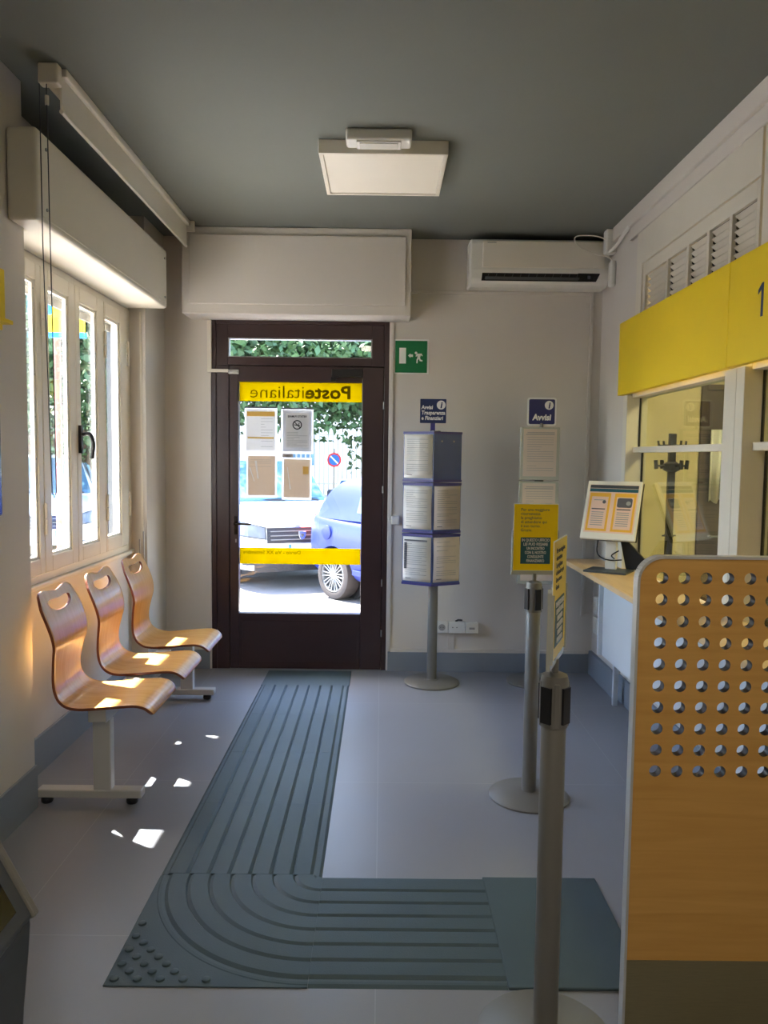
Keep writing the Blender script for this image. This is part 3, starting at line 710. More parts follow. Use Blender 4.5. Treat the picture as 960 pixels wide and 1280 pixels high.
# ---- tactile path
tp = thing('tactile_path', 'dark grey rubber tactile guide path with ridges from the door', 'tactile path', (-.5, 2.45, 0))
TH = .008
def ridged(w_):
    """cross-section across the path: seven flat bars with grooves"""
    pr = [(0, 0), (.012, TH*.75)]
    n = 7; m_ = .03; bw = (w_-2*m_)/n
    pr.append((m_-.006, TH*.75))
    for i in range(n):
        a = m_+i*bw
        pr += [(a+.002, TH*1.5), (a+bw-.016, TH*1.5), (a+bw-.004, TH*.55)]
    pr += [(w_-.022, TH*.75), (w_-.012, TH*.75), (w_, 0)]
    return pr
def straight_tile(L, w_):
    pr = ridged(w_); n = len(pr); mb = MB()
    v = [(a, 0, z) for a, z in pr]+[(a, L, z) for a, z in pr]
    mb.raw(v, [(i, i+1, n+i+1, n+i) for i in range(n-1)]+[tuple(range(n)), tuple(range(2*n-1, n-1, -1)), (0, n, 2*n-1, n-1)])
    return mb
W0 = .598
ys = [2.757, 3.343, 3.936, 4.536, 5.136]
proto = straight_tile(.590, W0).build('ridged_tile', 'tactile', tp); proto.location = (-.30, ys[0]-2.45, .0)
proto.scale = (1, .9915, 1)
for y_, y2 in zip(ys[1:4], ys[2:5]):
    o = proto.copy(); C.objects.link(o); o.location = (-.30, y_-2.45, 0); o.scale = (1, (y2-y_-.0015)/.590, 1)
o = proto.copy(); C.objects.link(o); o.rotation_euler = (0, 0, -PI/2); o.location = (-.199+.5, 2.757-2.45, 0); o.scale = (1, 1.0, 1)
MB().box(-.80, -.20, 5.137, 5.50, .0, .006).build('plain_tile', 'tactile', tp, world=True, bev=.004)
MB().box(.3915, .81, 2.157, 2.757, .0, .010).build('plain_tile', 'tactile', tp, world=True, bev=.004)
# corner tile
cb_ = MB(); cxx, cyy = -.2, 2.755
NA = 28; pr = ridged(W0); n = len(pr)
for i in range(NA+1):
    a = PI+PI/2*i/NA
    cb_.v += [(cxx+r_*math.cos(a), cyy+r_*math.sin(a), z+.0002) for r_, z in pr]
for i in range(NA): cb_.f += [(i*n+k, i*n+k+1, (i+1)*n+k+1, (i+1)*n+k) for k in range(n-1)]
co = cb_.build('curved_ridges', 'tactile', None, smooth=False)
co.parent = tp; co.location = (.5, -2.45, 0)
base = MB()
arcp = [(-.8+.0, 2.755)]+[(cxx+.598*math.cos(PI+PI/2*i/NA), cyy+.598*math.sin(PI+PI/2*i/NA)) for i in range(NA+1)]+[(-.2, 2.157), (-.8, 2.157)]
base.box(-.80, -.2, 2.157, 2.755, 0, .0046)
base.build('corner_tile', 'tactile', tp, world=True, bev=.003)
dm = MB().lathe([(.0135, 0), (.012, .005), (.0085, .0065)], 14)
dome = None
pos = []
for r_ in range(10):
    for c_ in range(10):
        x_ = -.775+c_*.034*1.0+0; y_ = 2.185+r_*.034
        if (r_+c_) % 2 == 0 and math.hypot(x_-cxx, y_-cyy) > .645: pos.append((x_, y_))
ct_tile = [c for c in tp.children if c.name.startswith('corner_tile')][0]
for x_, y_ in pos:
    if dome is None:
        dome = dm.build('dome', 'tactile', ct_tile, smooth=True); o = dome
    else:
        o = dome.copy(); C.objects.link(o)
    o.location = (x_+.5, y_-2.45, .0045)

# ---- stanchions with sign holders
def stanchion(loc, rz, sign_rz, label):
    o = thing('queue_stanchion', label, 'stanchion', loc, rz, 'queue stanchions')
    MB().lathe([(.0, 0), (.183, 0), (.184, .008), (.175, .014), (.06, .024), (.04, .030)], 48).build('base', 'post_grey', o, smooth=True)
    MB().lathe([(.0325, .02), (.0325, .90), (.030, .905)], 32).build('post', 'post_grey', o, smooth=True)
    hd_ = MB().lathe([(.030, .862), (.036, .865), (.036, .985), (.033, 1.0), (.020, 1.006)], 32).build('belt_head', 'post_grey', o, smooth=True)
    for k in range(4):
        a = k*PI/2; M = Matrix.Rotation(a, 4, 'Z')
        MB().obox(M @ Vector((.0345, 0, .925)), .010, .030, .095, M).build('belt_slot', 'black', hd_)
        M2 = Matrix.Rotation(a+PI/4, 4, 'Z')
        MB().obox(M2 @ Vector((.034, 0, .925)), .008, .014, .118, M2).build('slot_rib', 'post_grey', hd_, bev=.002)
    MB().cyl((0, 0, 1.0), (0, 0, 1.04), .009, n=12).build('sign_stem', 'post_grey', o, smooth=True)
    M = Matrix.Rotation(sign_rz-rz, 4, 'Z'); U = M.to_3x3() @ X; N = U.cross(Z)
    def pz(poly, d_, t): return MB().prism(poly, N*d_, U, Z, t)
    hold = pz([(-.107, 1.035), (.107, 1.035), (.107, 1.23), (.103, 1.24), (.103, 1.235), (-.103, 1.235), (-.103, 1.24), (-.107, 1.23)], .004, .010).build('sign_holder', 'acrylic_edge', o)
    sh = pz([(-.100, 1.055), (.100, 1.055), (.100, 1.355), (-.100, 1.355)], .0065, .003).build('yellow_sign', 'yellow_gloss', o)
    pz([(-.1015, 1.0535), (.1015, 1.0535), (.1015, 1.358), (-.1015, 1.358)], .0055, .0018).build('sign_border', 'white_print', o)
    pz([(-.068, 1.085), (.068, 1.085), (.068, 1.205), (-.068, 1.205)], .0075, .001).build('teal_panel', 'teal', sh)
    text('Per una maggiore\nriservatezza\nla preghiamo\ndi attendere qui\nil suo turno.\nGrazie.', .0185, N*.0068+U*-.07+Z*1.325, U, Z, 'print_dark', sh, line=1.0)
    for i, s_ in enumerate(('IN QUESTO UFFICIO', 'LEI PUÒ FISSARE', 'UN INCONTRO', 'CON IL NOSTRO', 'CONSULENTE', 'FINANZIARIO')):
        text(s_, .0185, N*.0078+Z*(1.187-.0188*i), U, Z, 'white_print', sh, bold=.0003, align='CENTER', width=.0074*len(s_))
    for e in (-.106, .106):
        a_ = min(e, e*.96); b_ = max(e, e*.96)
        pz([(a_, 1.05), (b_, 1.05), (b_, 1.225), (a_, 1.225)], .010, .006).build('holder_edge', 'acrylic_edge', hold)
    return o
stanchion((.700, 3.468, 0), .35, math.radians(2), 'grey queue post with yellow sign standing beyond the tactile path')
stanchion((.458, 1.97, 0), .75, math.radians(68), 'grey queue post with its yellow sign turned sideways beside the wooden partition')

# ---- poster tower "Avvisi Trasparenza"
pt = thing('notice_tower', 'three tier notice stand with a blue sign reading Avvisi Trasparenza e Finanziari', 'notice stand', (.365, 5.255, 0))
MB().lathe([(0, 0), (.19, 0), (.192, .010), (.18, .018), (.05, .026), (.045, .03)], 40).build('base', 'post_grey', pt, smooth=True)
MB().lathe([(.034, .02), (.034, .80), (.034, 1.74)], 24).build('post', 'post_grey', pt, smooth=True)
A2 = math.radians(28); FW = .222
Lf = Vector((-math.cos(A2), math.sin(A2), 0)); Rf = Vector((math.cos(A2), math.sin(A2), 0))
apex = Vector((-.02, -.13, 0))
rn = random.Random(5)
for k, (za, zb_) in enumerate(((1.405, 1.728), (1.060, 1.385), (.705, 1.040))):
    la, ra = apex+Lf*FW, apex+Rf*FW
    bk = Vector((-.02, -.13+2*math.sin(A2)*FW, 0))
    poly = [(apex.x, apex.y), (ra.x, ra.y), (bk.x, bk.y), (la.x, la.y)]
    tier = MB().prism(poly, (0, 0, zb_-.006), X, Y, zb_-za-.012).build('tier_body', 'backing_blue', pt)
    def rail(z0_, z1_):
        s = 1.02; p2 = [((p[0]+.02)*s-.02, (p[1]+.005)*s-.005) for p in poly]
        return MB().prism(p2, (0, 0, z1_), X, Y, z1_-z0_).build('rail', 'purple_rail', tier)
    rail(zb_-.012, zb_+.004); rail(za-.010, za+.006)
    for U_, O_, side in ((-Lf, la, 0), (Rf, apex, 1)):
        N_ = U_.cross(Z)
        if k == 0 and side == 1:
            for cy_ in (.065, .16):
                MB().prism(circ(.006, 12, cy_, zb_-za-.06), O_+Z*za+N_*.001, U_, Z, .002).build('stud', 'steel_grey', tier)
            continue
        # slightly bowed sheet
        mb = MB(); v = []; nn = 10
        for i in range(nn+1):
            t = i/nn; z_ = za+.016+(zb_-za-.032)*t; bow = .004+.006*math.sin(PI*t)*(1 if (k+side) % 2 else .4)
            v += [O_+U_*.008+Z*z_+N_*bow, O_+U_*(FW-.006)+Z*z_+N_*bow]
        sh = mb.raw(v, [(2*i, 2*i+1, 2*i+3, 2*i+2) for i in range(nn)]).build('paper_sheet', 'paper' if side == 0 else 'paper_warm', tier, smooth='all')
        sd = sh.modifiers.new('s', 'SOLIDIFY'); sd.thickness = .0015
        lines(text_rows(.03, FW-.035, za+.06, zb_-.05, .014, k*3+side), O_+N_*.0095, U_, Z, 'print_grey', tier, .003)
        if k == 2 and side == 0:
            lines([(.02, .04, za+.10+.012*j) for j in range(15)], O_+N_*.0102, U_, Z, 'print_dark', tier, .011)
            lines([(.02, .19, zb_-.045)], O_+N_*.0102, U_, Z, 'print_dark', tier, .010)
        lines([(.03, .07, za+.035)], O_+N_*.0095, U_, Z, 'print_dark', tier, .004)
MB().box(-.035, -.005, -.012, .012, 1.735, 1.80).build('sign_stem', 'purple_rail', pt)
sg = MB().prism(rrect(.176, .162, .004, 2, -.02, 1.872), (0, -.02, 0), X, Z, .008).build('sign_plate', 'navy', pt)
MB().prism(circ(.030, 24, .033, 1.913), (0, -.0206, 0), X, Z, .0004).build('info_disc', 'white_print', sg)
text('i', .058, (.033, -.021, 1.893), X, Z, 'navy', sg, bold=.002, align='CENTER', shear=.15)
text('Avvisi\nTrasparenza\ne Finanziari', .036, (-.10, -.0206, 1.885), X, Z, 'white_print', sg, bold=.0012, line=1.0, shear=.1, width=.163)

# ---- "Avvisi" stand
av = thing('notice_stand', 'tall slim notice stand with a blue sign reading Avvisi', 'notice stand', (1.085, 5.30, 0))
MB().lathe([(0, 0), (.19, 0), (.192, .010), (.18, .018), (.05, .026), (.04, .03)], 40).build('base', 'post_grey', av, smooth=True)
MB().lathe([(.03, .02), (.03, 1.77)], 24).build('post', 'post_grey', av, smooth=True)
for k, (za, zb_) in enumerate(((1.415, 1.772), (1.055, 1.405), (.70, 1.045))):
    ho = MB().box(-.145, .122, -.062, -.034, za, zb_).build('sheet_holder', 'acrylic_edge', av, bev=.003)
    pp = box(-.125, .100, -.0655, -.0622, za+.025, zb_-.012).build('paper_sheet', 'paper_warm', ho)
    lines(text_rows(-.10, .08, za+.06, zb_-.07, .016, 20+k), (0, -.0648, 0), X, Z, 'print_grey', ho, .003)
    lines([(-.10, .085, zb_-.04), (-.11, .085, zb_-.052)], (0, -.0648, 0), X, Z, 'print_grey', ho, .007)
MB().cyl((0, -.03, 1.75), (0, -.03, 1.80), .012, n=12).build('sign_stem', 'post_grey', av)
br_ = MB().prism(rrect(.198, .190, .016, 5, 0, 1.878), (0, -.034, 0), X, Z, .006).build('sign_border', 'white_print', av)
sg = MB().prism(rrect(.176, .168, .010, 5, 0, 1.878), (0, -.036, 0), X, Z, .006).build('sign_plate', 'blue_sign', av)
MB().prism(circ(.030, 24, .048, 1.922), (0, -.0366, 0), X, Z, .0004).build('info_disc', 'white_print', sg)
text('i', .058, (.048, -.037, 1.902), X, Z, 'blue_sign', sg, bold=.002, align='CENTER', shear=.15)
text('Avvisi', .056, (-.062, -.0366, 1.822), X, Z, 'white_print', sg, bold=.0025, shear=.1, width=.13)

# ---- exit sign
ex = thing('exit_sign', 'green emergency exit sign with door arrow and running figure', 'sign', (.205, YB-.001, 2.155))
box(-.122, .122, -.004, 0, -.004, .238).build('border', 'white_print', ex)
pl = box(-.116, .110, -.006, -.0041, .004, .228).build('plate', 'green_sign', ex)
def sgp(poly, nm): return MB().prism(poly, (-.118, -.0066, 0), X, Z, .0006).build(nm, 'white_print', ex)
s_ = .232/490
sgp([(65*s_, .068), (165*s_, .068), (165*s_, .178), (65*s_, .178)], 'door_symbol')
sgp([(.092, .124), (.110, .140), (.110, .133), (.128, .133), (.128, .115), (.110, .115), (.110, .108)], 'arrow_symbol')
sgp(circ(.0095, 14, .149, .143), 'runner_head')
sgp([(.155, .138), (.190, .139), (.197, .122), (.191, .120), (.184, .130), (.178, .112), (.182, .098), (.196, .092), (.195, .083), (.176, .086), (.170, .103), (.163, .092), (.161, .071), (.152, .071), (.153, .096), (.160, .112), (.158, .124), (.150, .116), (.146, .121)], 'runner_body')

# ---- air conditioner
ac = thing('air_conditioner', 'white split air conditioner unit high on the back wall', 'air conditioner', (1.06, YB, 2.735))
pr_ = [(0, 0), (-.14, -.002), (-.185, .012), (-.205, .045), (-.212, .10), (-.212, .275), (-.205, .300), (-.19, .308), (0, .308)]
v = [(x_, p[0], p[1]) for x_ in (-.475, .475) for p in pr_]; n = len(pr_)
MB().raw(v, [(i, i+1, n+i+1, n+i) for i in range(n-1)]+[tuple(range(n)), tuple(range(2*n-1, n-1, -1)), (0, n, 2*n-1, n-1)]).build('body', 'white_plastic', ac, bev=.014, seg=4)
MB().box(-.39, .44, -.2175, -.208, .115, .292).build('front_panel', 'off_white', ac, bev=.004)
MB().prism([(-.395, .030), (.385, .030), (.412, .085), (-.39, .085)], (0, -.2095, 0), X, Z, .012).build('air_outlet', 'dark_slot', ac)
MB().obox((-.05, -.212, .045), .64, .004, .020, Matrix.Rotation(.3, 3, 'X')).build('outlet_flap', 'kiosk_grey', ac)
for k in range(12): MB().obox((-.35+.055*k, -.2105, .062), .004, .004, .03, Matrix.Rotation(.3, 3, 'Y')).build('fin', 'kiosk_grey', ac)
MB().prism([(.26, .032), (.383, .032), (.408, .083), (.26, .083)], (0, -.2125, 0), X, Z, .004).build('display_panel', 'black_gloss', ac)
MB().box(.325, .345, -.2140, -.2126, .045, .068).build('display_mark', 'kiosk_grey', ac)
MB().box(-.36, -.30, -.2182, -.2176, .277, .283).build('maker_mark', 'print_grey', ac)

# corner trunking with small white sensor
cbx = thing('duct_cover', 'white plastic duct cover in the corner above the air conditioner', 'duct', (1.51, 5.26, 2.93))
box(1.474, 1.549, 5.225, 5.30, 2.93, ZC-.003).build('cover', 'white_plastic', cbx, world=True, bev=.012)
MB().tube([(1.475, 5.235, 3.02), (1.40, 5.25, 3.045), (1.30, 5.29, 3.055), (1.285, 5.31, 3.03), (1.33, 5.32, 2.985), (1.42, 5.30, 2.94), (1.50, 5.28, 2.92), (1.53, 5.26, 2.885)], .004, 8, 5).build('thin_cable', 'off_white', cbx, world=True, smooth=True)
MB().tube([(1.50, 5.22, 2.935), (1.515, 5.12, 2.955), (1.52, 5.02, 2.985), (1.525, 4.90, 3.01)], .011, 10, 5).build('flexible_tube', 'white_plastic', cbx, world=True, smooth=True)
sn_ = thing('wall_sensor', 'small rounded white sensor box hanging below the duct cover', 'sensor', (1.53, 5.26, 2.72))
box(1.510, 1.549, 5.225, 5.295, 2.715, 2.885).build('case', 'white_plastic', sn_, world=True, bev=.014, seg=3)
box(1.507, 1.511, 5.24, 5.28, 2.76, 2.80).build('sensor_lens', 'off_white', sn_, world=True)

# cable trunking runs on the back wall
ck = thing('cable_trunking', 'painted cable trunking running beside the door and along the skirting', 'trunking', (.7, YB-.01, .15))
for a in ((.052, .078, .160, 2.51), (.078, 1.50, .142, .165), (.50, .545, .165, .29)):
    box(a[0], a[1], YB-.014, YB, a[2], a[3]).build('channel', 'wall', ck, world=True, bev=.002)
ck2 = thing('cable_trunking', 'painted cable trunking crossing below the air conditioner and down the corner', 'trunking', (1.0, YB-.01, .42))
for a in ((.188, 1.462, 2.713, 2.733), (1.462, 1.485, .42, 2.733)):
    box(a[0], a[1], YB-.012, YB, a[2], a[3]).build('channel', 'wall', ck2, world=True, bev=.002)
box(1.485, 1.535, YB-.012, YB, .42, .442).build('channel', 'wall', ck2, world=True, bev=.002)
ck3 = thing('cable_trunking', 'white trunking strip with an elbow at the left top of the door', 'trunking', (-1.23, YB-.01, 2.16))
box(-1.243, -1.214, YB-.02, YB, 2.165, 2.508).build('channel', 'off_white', ck3, world=True, bev=.002)
box(-1.243, -1.095, YB-.02, YB-.0005, 2.145, 2.168).build('channel', 'off_white', ck3, world=True, bev=.002)
def socket_box(loc, w_, label, kind):
    o = thing('wall_socket', label, 'socket', loc)
    box(-w_/2, w_/2, -.035, 0, 0, .085).build('plate', 'white_plastic', o, bev=.004)
    if kind:
        MB().lathe([(.024, 0), (.024, .002), (.019, .002), (.019, -.001)], 20, Matrix.Translation((0, -.0352, .043)) @ Matrix.Rotation(PI/2, 4, 'X')).build('socket_ring', 'print_grey', o)
        MB().cyl((-.009, -.037, .043), (-.009, -.034, .043), .003, n=8).cyl((.009, -.037, .043), (.009, -.034, .043), .003, n=8).build('pin_hole', 'black', o)
    else:
        MB().cyl((-.03, -.0365, .043), (-.03, -.034, .043), .004, n=8).cyl((.0, -.0365, .043), (.0, -.034, .043), .004, n=8).build('pin_hole', 'black', o)
    return o
socket_box((.452, YB-.001, .29), .088, 'square white wall socket with a round recess behind the notice tower post', True)
s2 = socket_box((.56, YB-.001, .29), .12, 'white wall socket with two pin holes and a black plug on top', False)
MB().tube([(-.01, -.02, .085), (.01, -.02, .095), (.04, -.02, .093)], .007).build('plug', 'black', s2, smooth=True)
aw = thing('adapter_block', 'white power adapter block plugged beside the two pin socket', 'adapter', (.668, YB-.001, .292))
box(-.045, .045, -.05, 0, 0, .078).build('case', 'white_plastic', aw, bev=.006)
box(-.02, .02, -.052, -.0495, .03, .045).build('rating_label', 'print_grey', aw)
sw = thing('door_switch', 'small white door release box beside the notice tower', 'switch', (.105, YB-.001, 1.075))
box(-.028, .028, -.03, 0, 0, .065).build('case', 'white_plastic', sw, bev=.004)
MB().tube([(-.028, -.02, .03), (-.045, -.02, .025), (-.05, -.018, .05)], .004).build('wire', 'off_white', sw)
for i, (z, lb) in enumerate(((.47, 'upper white socket box on the corner wall below the counter end'), (.33, 'lower white socket box on the corner wall below the counter end'))):
    o = thing('wall_socket', lb, 'socket', (XR-.001, 5.37, z))
    box(-.03, 0, -.045, .045, 0, .12).build('plate', 'white_plastic', o, bev=.004)
    box(-.032, -.0301, -.025, .025, .03, .09).build('socket_face', 'off_white', o, bev=.0005)

# ---- glossy notice panel and yellow header on the near left wall
npn = thing('notice_board', 'glossy clear fronted notice panel on the wall near the window', 'notice board', (-1.51, 2.6, 1.31))
box(-1.509, -1.5, 2.1, 3.045, 1.31, 2.03).build('backing', 'kiosk_grey', npn, world=True, bev=.002)
box(-1.4998, -1.495, 2.105, 3.04, 1.315, 2.025).build('clear_front', 'black_gloss', npn, world=True)
nh = thing('sign_box', 'yellow box sign above the glossy notice panel on near wall', 'sign', (-1.48, 2.6, 2.06))
box(-1.509, -1.478, 2.1, 3.07, 2.075, 2.27).build('face', 'poste_yellow', nh, world=True, bev=.004)
box(-1.509, -1.455, 2.1, 3.085, 2.06, 2.076).build('bottom_ledge', 'poste_yellow', nh, world=True, bev=.003)
box(-1.509, -1.485, 2.1, 3.06, 2.035, 2.058).build('clip_rail', 'yellow_gloss', nh, world=True, bev=.003)

# ---- ticket kiosk, only its edge in view
ki = thing('ticket_kiosk', 'dark self service kiosk with a tilted screen head and curved stem', 'kiosk', (-.775, .96, 0))
MB().lathe([(0, 0), (.26, 0), (.26, .012), (.24, .02), (0, .02)], 40, Matrix.Translation((.04, .02, 0))).build('base', 'kiosk_grey', ki, smooth=True)
stem = []
prof = [(.02, .02), (.13, .03), (.185, .30), (.195, .50), (.206, .66), (.216, .76), (.22, .815), (.10, .88), (-.02, .78), (-.04, .4), (-.05, .03)]
MB().prism(prof, (0, -.19, 0), X, Z, .43).build('stem', 'kiosk_grey', ki, bev=.012, seg=3)
RK = Matrix.Rotation(math.radians(28), 3, 'Y')
up = (Vector((-.155, 0, .30))).normalized(); sd_ = Vector((0, 1, 0)); nk = Vector((up.z, 0, -up.x))
hb = MB()
O_ = Vector((.225, -.0, .815))
hb.prism([(-.19, 0), (.24, 0), (.24, .36), (-.19, .36)], O_, sd_, up, .075)
hb.build('screen_head', 'kiosk_grey', ki, bev=.01, seg=3)
for a in ((-.195, -.178), (.228, .245)):
    MB().prism([(a[0], .0), (a[1], .0), (a[1], .37), (a[0], .37)], O_+nk*.005, sd_, up, .04).build('metal_edge', 'post_grey', ki, bev=.004)
MB().prism([(-.15, .03), (.20, .03), (.20, .33), (-.15, .33)], O_+nk*.001, sd_, up, .002).build('screen', 'black_gloss', ki)

# ------------------------------------------------------------------ outside
GZ = -.15
struct('ground', MB().box(-60, 60, 5.85, 80, GZ-.1, GZ).box(-60, -1.80, -25, 5.85, GZ-.1, GZ), 'paving')
struct('sidewalk', MB().box(-14, 12, 5.85, 8.1, GZ, GZ+.004).box(-5, -1.80, -6, 5.85, GZ, GZ+.004), 'pale_ground')
struct('sun_block_slab', MB().box(-2.62, -1.80, 2.0, 6.65, 3.30, 3.46).box(-1.80, 2.5, 5.85, 6.65, 3.30, 3.46), 'render_white')  # unseen slab added to cut the sun through the left window and door
ps = thing('projecting_sign', 'blue and yellow projecting sign outside the left window', 'sign', (-2.3, 5.82, 2.42))
box(-2.62, -2.22, 5.80, 5.84, 2.42, 2.71).build('sign_face', 'poste_yellow', ps, world=True, bev=.004)
MB().box(-2.63, -2.45, 5.795, 5.845, 2.58, 2.715).box(-2.63, -2.21, 5.795, 5.845, 2.415, 2.45).build('blue_band', 'sky_blue', ps, world=True)
box(-2.22, -1.80, 5.81, 5.83, 2.60, 2.63).build('bracket', 'black', ps, world=True)
tag(MB().cyl((-2.75, 6.6, GZ), (-2.75, 6.6, 3.3), .03, n=14).lathe([(.06, 0), (.06, .02), (.03, .03)], 14, Matrix.Translation((-2.75, 6.6, GZ))).build('awning_post', 'rust', None, smooth=True), 'slim reddish metal post outside the left window', 'post')

def leaves(center, rad, n, size, seed, mn, parent=None, name='foliage', clumps=60):
    rn = random.Random(seed); cs_ = []
    for _ in range(clumps):
        while True:
            p = Vector((rn.uniform(-1, 1), rn.uniform(-1, 1), rn.uniform(-1, 1)))
            if p.length < 1: break
        cs_.append(Vector((p.x*rad[0], p.y*rad[1], p.z*rad[2])))
    v = []; f = []; cr_ = min(rad)*.42
    for i in range(n):
        c = cs_[i % clumps]+Vector([max(-1.6, min(1.6, rn.gauss(0, 1)))*cr_*q for q in (1, .8, .6)])
        a, b_ = Vector((rn.gauss(0, 1), rn.gauss(0, 1), rn.gauss(0, 1))).normalized(), Vector((rn.gauss(0, 1), rn.gauss(0, 1), rn.gauss(0, 1))).normalized()
        b_ = (b_-a*b_.dot(a)).normalized(); s = size*rn.uniform(.6, 1.3); c = c+Vector(center); k = len(v)
        v += [c-a*s, c-b_*s*.5, c+a*s, c+b_*s*.5]; f.append((k, k+1, k+2, k+3))
    o = MB(); o.v = v; o.f = f
    me = bpy.data.meshes.new(name); me.from_pydata(v, [], f); me.materials.append(MATS[mn])
    ob = bpy.data.objects.new(name, me); C.objects.link(ob); ob.parent = parent; ob['kind'] = 'stuff'; return ob
def tree(loc, trunk_h, crown, rad, n, size, seed, label, mn='leaf', group=None):
    o = thing('street_tree', label, 'tree', loc, 0, group)
    rn = random.Random(seed)
    t = MB().cyl((0, 0, 0), (.1, .0, trunk_h), .17, .11, 12)
    t.build('trunk', 'bark', o, smooth=True)
    for k in range(6):
        a = k*1.05+rn.random(); tip = Vector((math.cos(a)*rad[0]*.55, math.sin(a)*rad[1]*.5, crown+rn.uniform(-.25, .3)*rad[2]))
        MB().tube([(.1, 0, trunk_h-.2), (.1+tip.x*.4, tip.y*.4, (trunk_h+tip.z)/2+.1), tip], .045, 7).build('branch', 'bark', o, smooth=True)
    leaves((0, 0, crown), rad, n, size, seed, mn, o)
    return o
tree((.9, 14.2, GZ), 2.0, 3.1, (3.8, 1.7, 1.25), 36000, .07, 3, 'leafy tree overhanging the parked cars before the entrance')
tree((-3.4, 13.5, GZ), 2.2, 3.9, (2.4, 1.5, 1.5), 16000, .08, 4, 'tall dense tree behind the white car', 'leaf')
tree((-2.2, 17.5, GZ), 2.2, 5.2, (4.2, 1.6, 1.6), 6000, .13, 6, 'pale green tree farther along the street', 'leaf_light')
tree((-6.5, 12.5, GZ), 2.0, 3.6, (2.2, 1.8, 1.6), 5000, .11, 8, 'broad tree seen through the left window', 'leaf')

tree((-8.6, 19.5, GZ), 2.2, 3.4, (3.4, 1.5, 2.4), 7000, .15, 11, 'dark full tree far behind the cars, seen through the left window', 'leaf')
hg = thing('hedge', 'tall clipped dark hedge along the street, seen through the left window', 'hedge', (-7.3, 16.4, GZ))
MB().box(-2.6, 2.4, -.35, .35, 0, 2.2).build('stems', 'bark', hg)
leaves((0, 0, 1.5), (2.7, .55, 1.5), 14000, .07, 21, 'leaf', hg, clumps=120)
ga = thing('garage_block', 'grey rendered garage block beyond the trees on the left', 'building', (-11.5, 24, GZ))
box(-6.5, 5.0, 0, 5, 0, 5.2).build('wall', 'stone', ga)
box(-6.7, 5.2, -.3, 5.2, 5.2, 5.45).build('roof', 'rust', ga)
for k in range(3):
    box(-5.6+3.6*k, -3.0+3.6*k, -.05, .01, 0, 2.4).build('garage_door', 'kiosk_grey', ga, bev=.01)
# building, wall, fence across the street
bd = thing('house', 'pale rendered house with shuttered windows across the street', 'building', (-2, 34, GZ))
box(-26, 22, 0, 8, 0, 9).build('wall', 'render_white', bd)
for k in range(9):
    for z in (1.2, 4.6):
        w_ = box(-22+k*5, -20.8+k*5, -.06, .02, z, z+1.7).build('window', 'off_white', bd)
        box(-21.9+k*5, -20.9+k*5, -.09, -.061, z+.1, z+1.6).build('pane', 'car_glass', w_)
fw = thing('boundary_wall', 'low stone wall with coping under the white fence', 'wall', (.5, 21.5, GZ))
for k in range(14):
    h_ = .75+.035*k
    box(-2.0+k*.62, -2.0+(k+1)*.62-.008, -.2, .2, 0, h_).build('wall_block', 'stone', fw, bev=.015)
fe = thing('picket_fence', 'white metal picket fence standing along the stone wall', 'fence', (.5, 22.1, GZ))
box(-3.2, 6.7, -.02, .02, 2.3, 2.34).build('rail', 'fence_white', fe); box(-3.2, 6.7, -.02, .02, .9, .94).build('rail', 'fence_white', fe)
pk = box(-.022, .022, -.018, .018, 0, 2.5).build('picket', 'fence_white', fe); pk.location = (-3.2, 0, 0)
for k in range(1, 76):
    o = pk.copy(); C.objects.link(o); o.location = (-3.2+.132*k, 0, 0)

# no parking sign
np_ = thing('no_parking_sign', 'round blue and red no parking sign on a thin grey pole', 'sign', (-1.16, 19.0, GZ))
MB().cyl((0, 0, 0), (0, 0, 1.9), .022, n=12).build('pole', 'post_grey', np_, smooth=True)
MB().prism(circ(.175, 32, 0, 1.62), (0, -.03, 0), X, Z, .01).build('red_disc', 'red_paint', np_)
MB().prism(circ(.130, 32, 0, 1.62), (0, -.033, 0), X, Z, .003).build('blue_disc', 'blue_paint', np_)
MB().prism([(-.105, 1.70), (-.08, 1.725), (.105, 1.54), (.08, 1.515)], (0, -.036, 0), X, Z, .003).build('red_bar', 'white_print', np_)

